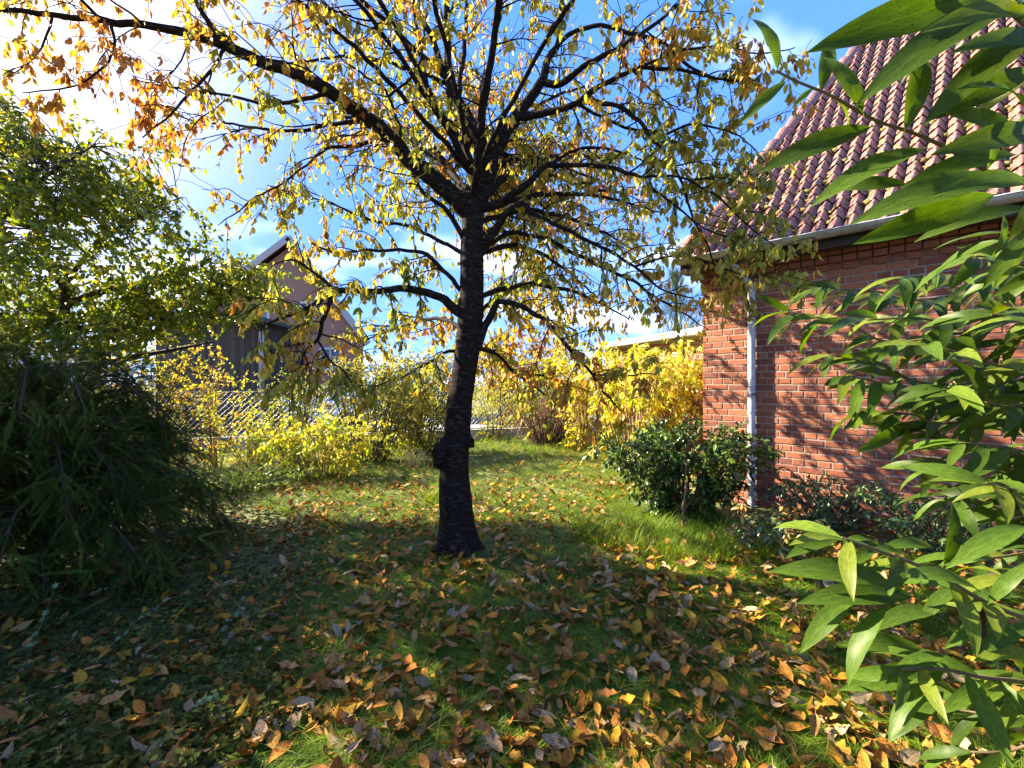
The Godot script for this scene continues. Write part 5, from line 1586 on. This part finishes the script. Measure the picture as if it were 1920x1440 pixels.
	for q in [[1670, 1093, 1490, 1027, 0.0, 0], [1712, 1118, 1533, 1087, 0.02, 1], [1608, 1110, 1493, 1202, 0.03, 0], [1663, 1137, 1553, 1245, 0.0, 1], [1767, 1147, 1640, 1127, 0.05, 1], [1580, 1010, 1500, 982, 0.05, 0], [1578, 1007, 1487, 1015, 0.06, 0], [1647, 1025, 1600, 977, 0.05, 0], [1700, 1045, 1655, 1002, 0.0, 0], [1747, 1025, 1683, 999, 0.05, 0], [1770, 1060, 1825, 960, 0.03, 0], [1840, 1112, 1728, 1022, -0.04, 1], [1853, 1132, 1919, 1048, -0.05, 1], [1925, 987, 1793, 1024, 0.08, 0], [1860, 1045, 1808, 1030, 0.1, 0], [1727, 1217, 1615, 1186, 0.04, 0], [1770, 1228, 1672, 1238, 0.0, 1], [1768, 1260, 1640, 1338, -0.02, 0], [1770, 1297, 1672, 1358, 0.0, 0], [1775, 1256, 1608, 1268, 0.03, 0], [1848, 1270, 1935, 1312, -0.02, 0], [1880, 1160, 1790, 1180, 0.0, 0], [1925, 1170, 1850, 1215, -0.03, 0], [1900, 1260, 1830, 1330, 0.05, 1], [1680, 1050, 1610, 1062, 0.04, 0], [1720, 1062, 1660, 1085, 0.04, 0], [1800, 1100, 1720, 1130, 0.06, 1], [1920, 1120, 1850, 1085, 0.02, 0], [1940, 1230, 1860, 1195, -0.03, 0], [1850, 1275, 1780, 1330, 0.06, 1], [1930, 1290, 1870, 1360, 0.05, 1], [1640, 1032, 1590, 1050, 0.06, 0]]:
		laurel_leaf(px(q[0], q[1], 0.8 + q[4]), px(q[2], q[3], 0.76 + q[4]), (Vector3(0.1, 1, 0.45) + rand_dir() * 0.5).normalized(), pick(greens))
	for q in [[2050, 1300, 0.95, 1900, 1340, 1.1, 1790, 1330, 1.2], [2050, 1300, 0.95, 1920, 1400, 1.0, 1800, 1410, 1.1], [2050, 1300, 0.95, 1980, 1430, 0.9, 1880, 1450, 0.95], [2080, 980, 1.3, 1950, 1030, 1.2, 1830, 1050, 1.15], [2050, 1180, 0.95, 1980, 1100, 0.95, 1880, 1080, 1.0]]:
		laurel_stem(mb, [[q[0], q[1], q[2]], [q[3], q[4], q[5]], [q[6], q[7], q[8]]], true, 0.13, 0.032, greens)
	# a dead shoot with withered leaves
	for q in [[1843, 1135, 1846, 1195], [1846, 1165, 1833, 1250], [1850, 1165, 1880, 1150], [1845, 1160, 1815, 1170]]:
		laurel_leaf(px(q[0], q[1], 0.77), px(q[2], q[3], 0.76), (cam + rand_dir()).normalized(), Color(0.07, 0.045, 0.03))
	# unseen body of the bush, added beside and behind the camera to block sky
	for i in 120:
		var tip := Vector3(rng.randf_range(1.35, 2.9), rng.randf_range(0.4, 3.1), rng.randf_range(-0.9, 1.4))
		if Vector2(tip.x, tip.z).length() < 1.3: continue
		var cm := catmull(PackedVector3Array([base + Vector3(0.1, 0.1, 0.4), base.lerp(tip, 0.5) + Vector3(0.15, 0.2, 0.3), tip]), PackedFloat32Array([0.012, 0.008, 0.004]), 0.1)
		tube(mb, cm[0], cm[1], 5)
		for k in 14:
			var at: Vector3 = tip + rand_dir() * 0.2 * rng.randf()
			laurel_leaf(at, at + (rand_dir() + Vector3(-0.4, 0.1, 0)).normalized() * rng.randf_range(0.1, 0.16), (Vector3.UP + rand_dir() * 0.6).normalized(), pick(greens))
	# unseen overhanging shoots added above the lens to keep sun off the top leaves
	for i in 26:
		var tip := Vector3(rng.randf_range(-0.1, 1.1), rng.randf_range(2.62, 3.15), rng.randf_range(-1.15, -0.1))
		var cm := catmull(PackedVector3Array([base + Vector3(0, 2.0, 0.3), base.lerp(tip, 0.5) + Vector3(0.2, 1.45, 0.1), tip]), PackedFloat32Array([0.012, 0.008, 0.003]), 0.06)
		var sp: PackedVector3Array = cm[0]
		tube(mb, sp, cm[1], 5)
		for k in 26:
			var at: Vector3 = sp[int(lerpf(0.45, 1.0, rng.randf()) * (sp.size() - 1))]
			var d := (rand_dir() + Vector3(-0.5, 0.1, 0)).normalized()
			laurel_leaf(at, at + d * rng.randf_range(0.09, 0.15), (Vector3.UP + rand_dir() * 0.6).normalized(), pick(greens))
	part("stems", mb.mesh(), bark, t)
	print("laurel leaves ", laurel_xf.size())
	var lm := leaf(1.0, 0.215, 10, 0.28, 0.8, 0.06, 0.92, 0.05).mesh()
	var mat := leaf_mat(0.42, 1.0, 0.3, leaf_tex(0.16, 0.3, Color(1, 1, 0.9), 9, 0.16), Color(1, 1, 0.35))
	foliage(t, lm, mat, laurel_xf, laurel_cols, 300, "leaf", "foliage")

# ------------------------------------------------------------------ the scene
func _ready() -> void:
	rng.seed = 20231
	noise.seed = 7
	noise.frequency = 0.01
	noise.fractal_octaves = 3
	# camera: a level wide-angle lens at eye height
	var cam := Camera3D.new()
	cam.name = "camera"
	add_child(cam)
	cam.position = Vector3(0, EYE_HEIGHT, 0)
	cam.fov = rad_to_deg(2.0 * atan(720.0 / FOCAL))
	cam.near = 0.05
	cam.far = 1500.0
	cam.current = true
	# sky with thin high cloud, and the low autumn sun off to the side of the conifer
	var sun_az := deg_to_rad(68.0)
	var sun_el := deg_to_rad(33.0)
	var to_sun := Vector3(-sin(sun_az) * cos(sun_el), sin(sun_el), -cos(sun_az) * cos(sun_el))
	var sky_mat := ProceduralSkyMaterial.new()
	sky_mat.sky_top_color = srgb(Color(0.07, 0.205, 0.68))
	sky_mat.sky_horizon_color = srgb(Color(0.25, 0.47, 0.92))
	sky_mat.sky_curve = 0.16
	sky_mat.ground_bottom_color = srgb(Color(0.10, 0.10, 0.08))
	sky_mat.ground_horizon_color = srgb(Color(0.35, 0.40, 0.45))
	sky_mat.sun_angle_max = 50.0
	sky_mat.sun_curve = 0.6
	sky_mat.sky_cover = cloud_cover()
	sky_mat.sky_cover_modulate = Color(1, 1, 1, 1)
	var sky := Sky.new()
	sky.sky_material = sky_mat
	var env := Environment.new()
	env.background_mode = Environment.BG_SKY
	env.sky = sky
	env.background_energy_multiplier = 0.42
	env.tonemap_mode = Environment.TONE_MAPPER_LINEAR
	env.tonemap_exposure = 6.0
	env.sdfgi_enabled = true
	env.ssao_enabled = true
	env.ssil_enabled = true
	var we := WorldEnvironment.new()
	we.name = "world_environment"
	we.environment = env
	add_child(we)
	var sun := DirectionalLight3D.new()
	sun.name = "sun"
	add_child(sun)
	sun.look_at_from_position(to_sun * 50.0, Vector3.ZERO, Vector3.UP)
	sun.light_color = Color(1.0, 0.93, 0.82)
	sun.light_energy = 1.6
	sun.light_angular_distance = 0.5
	sun.shadow_enabled = true
	# large structure first
	build_ground()
	build_brick_house()
	build_garage()
	build_far_house()
	build_shed()
	build_fence()
	build_car()
	print("built ", Time.get_ticks_msec())
	build_cherry()
	print("cherry ", Time.get_ticks_msec())
	build_fruit_tree()
	build_conifer(Vector3(-3.75, 0, -3.75), "dark green drooping conifer with feathery sprays beside the ivy", 1.0, 1.0)
	build_conifer(Vector3(-4.9, 0, -2.5), "taller dark conifer at the near end of the ivy bed", 1.15, 1.5)
	build_shrubs()
	print("shrubs ", Time.get_ticks_msec())
	build_laurel()
	build_added_hedge()
	build_ivy()
	build_grass()
	build_fallen_leaves()
	print("done ", Time.get_ticks_msec())

func cloud_cover() -> ImageTexture:
	var w := 768
	var h := 384
	var im := Image.create(w, h, false, Image.FORMAT_RGBA8)
	var fn := FastNoiseLite.new()
	fn.seed = 4
	fn.frequency = 1.0
	fn.fractal_octaves = 5
	for y in h:
		var el := PI * (0.5 - (y + 0.5) / h)
		if el < -0.05:
			continue
		for x in w:
			var az := TAU * ((x + 0.5) / w - 0.5)
			# clouds lie on a flat layer high above
			var r := 1.0 / (sin(maxf(el, 0.0)) + 0.16)
			var p := Vector2(sin(az), -cos(az)) * r * cos(el)
			var n := fn.get_noise_3d(p.x * 0.55 + 1.3, p.y * 0.9 + 3.1, 0.0) + 0.35 * fn.get_noise_3d(p.x * 2.2, p.y * 3.6, 5.0)
			var c := clampf((n - 0.02) * 2.1, 0.0, 1.0)
			im.set_pixel(x, y, Color(1, 1, 1, c * 0.75))
	return ImageTexture.create_from_image(im)
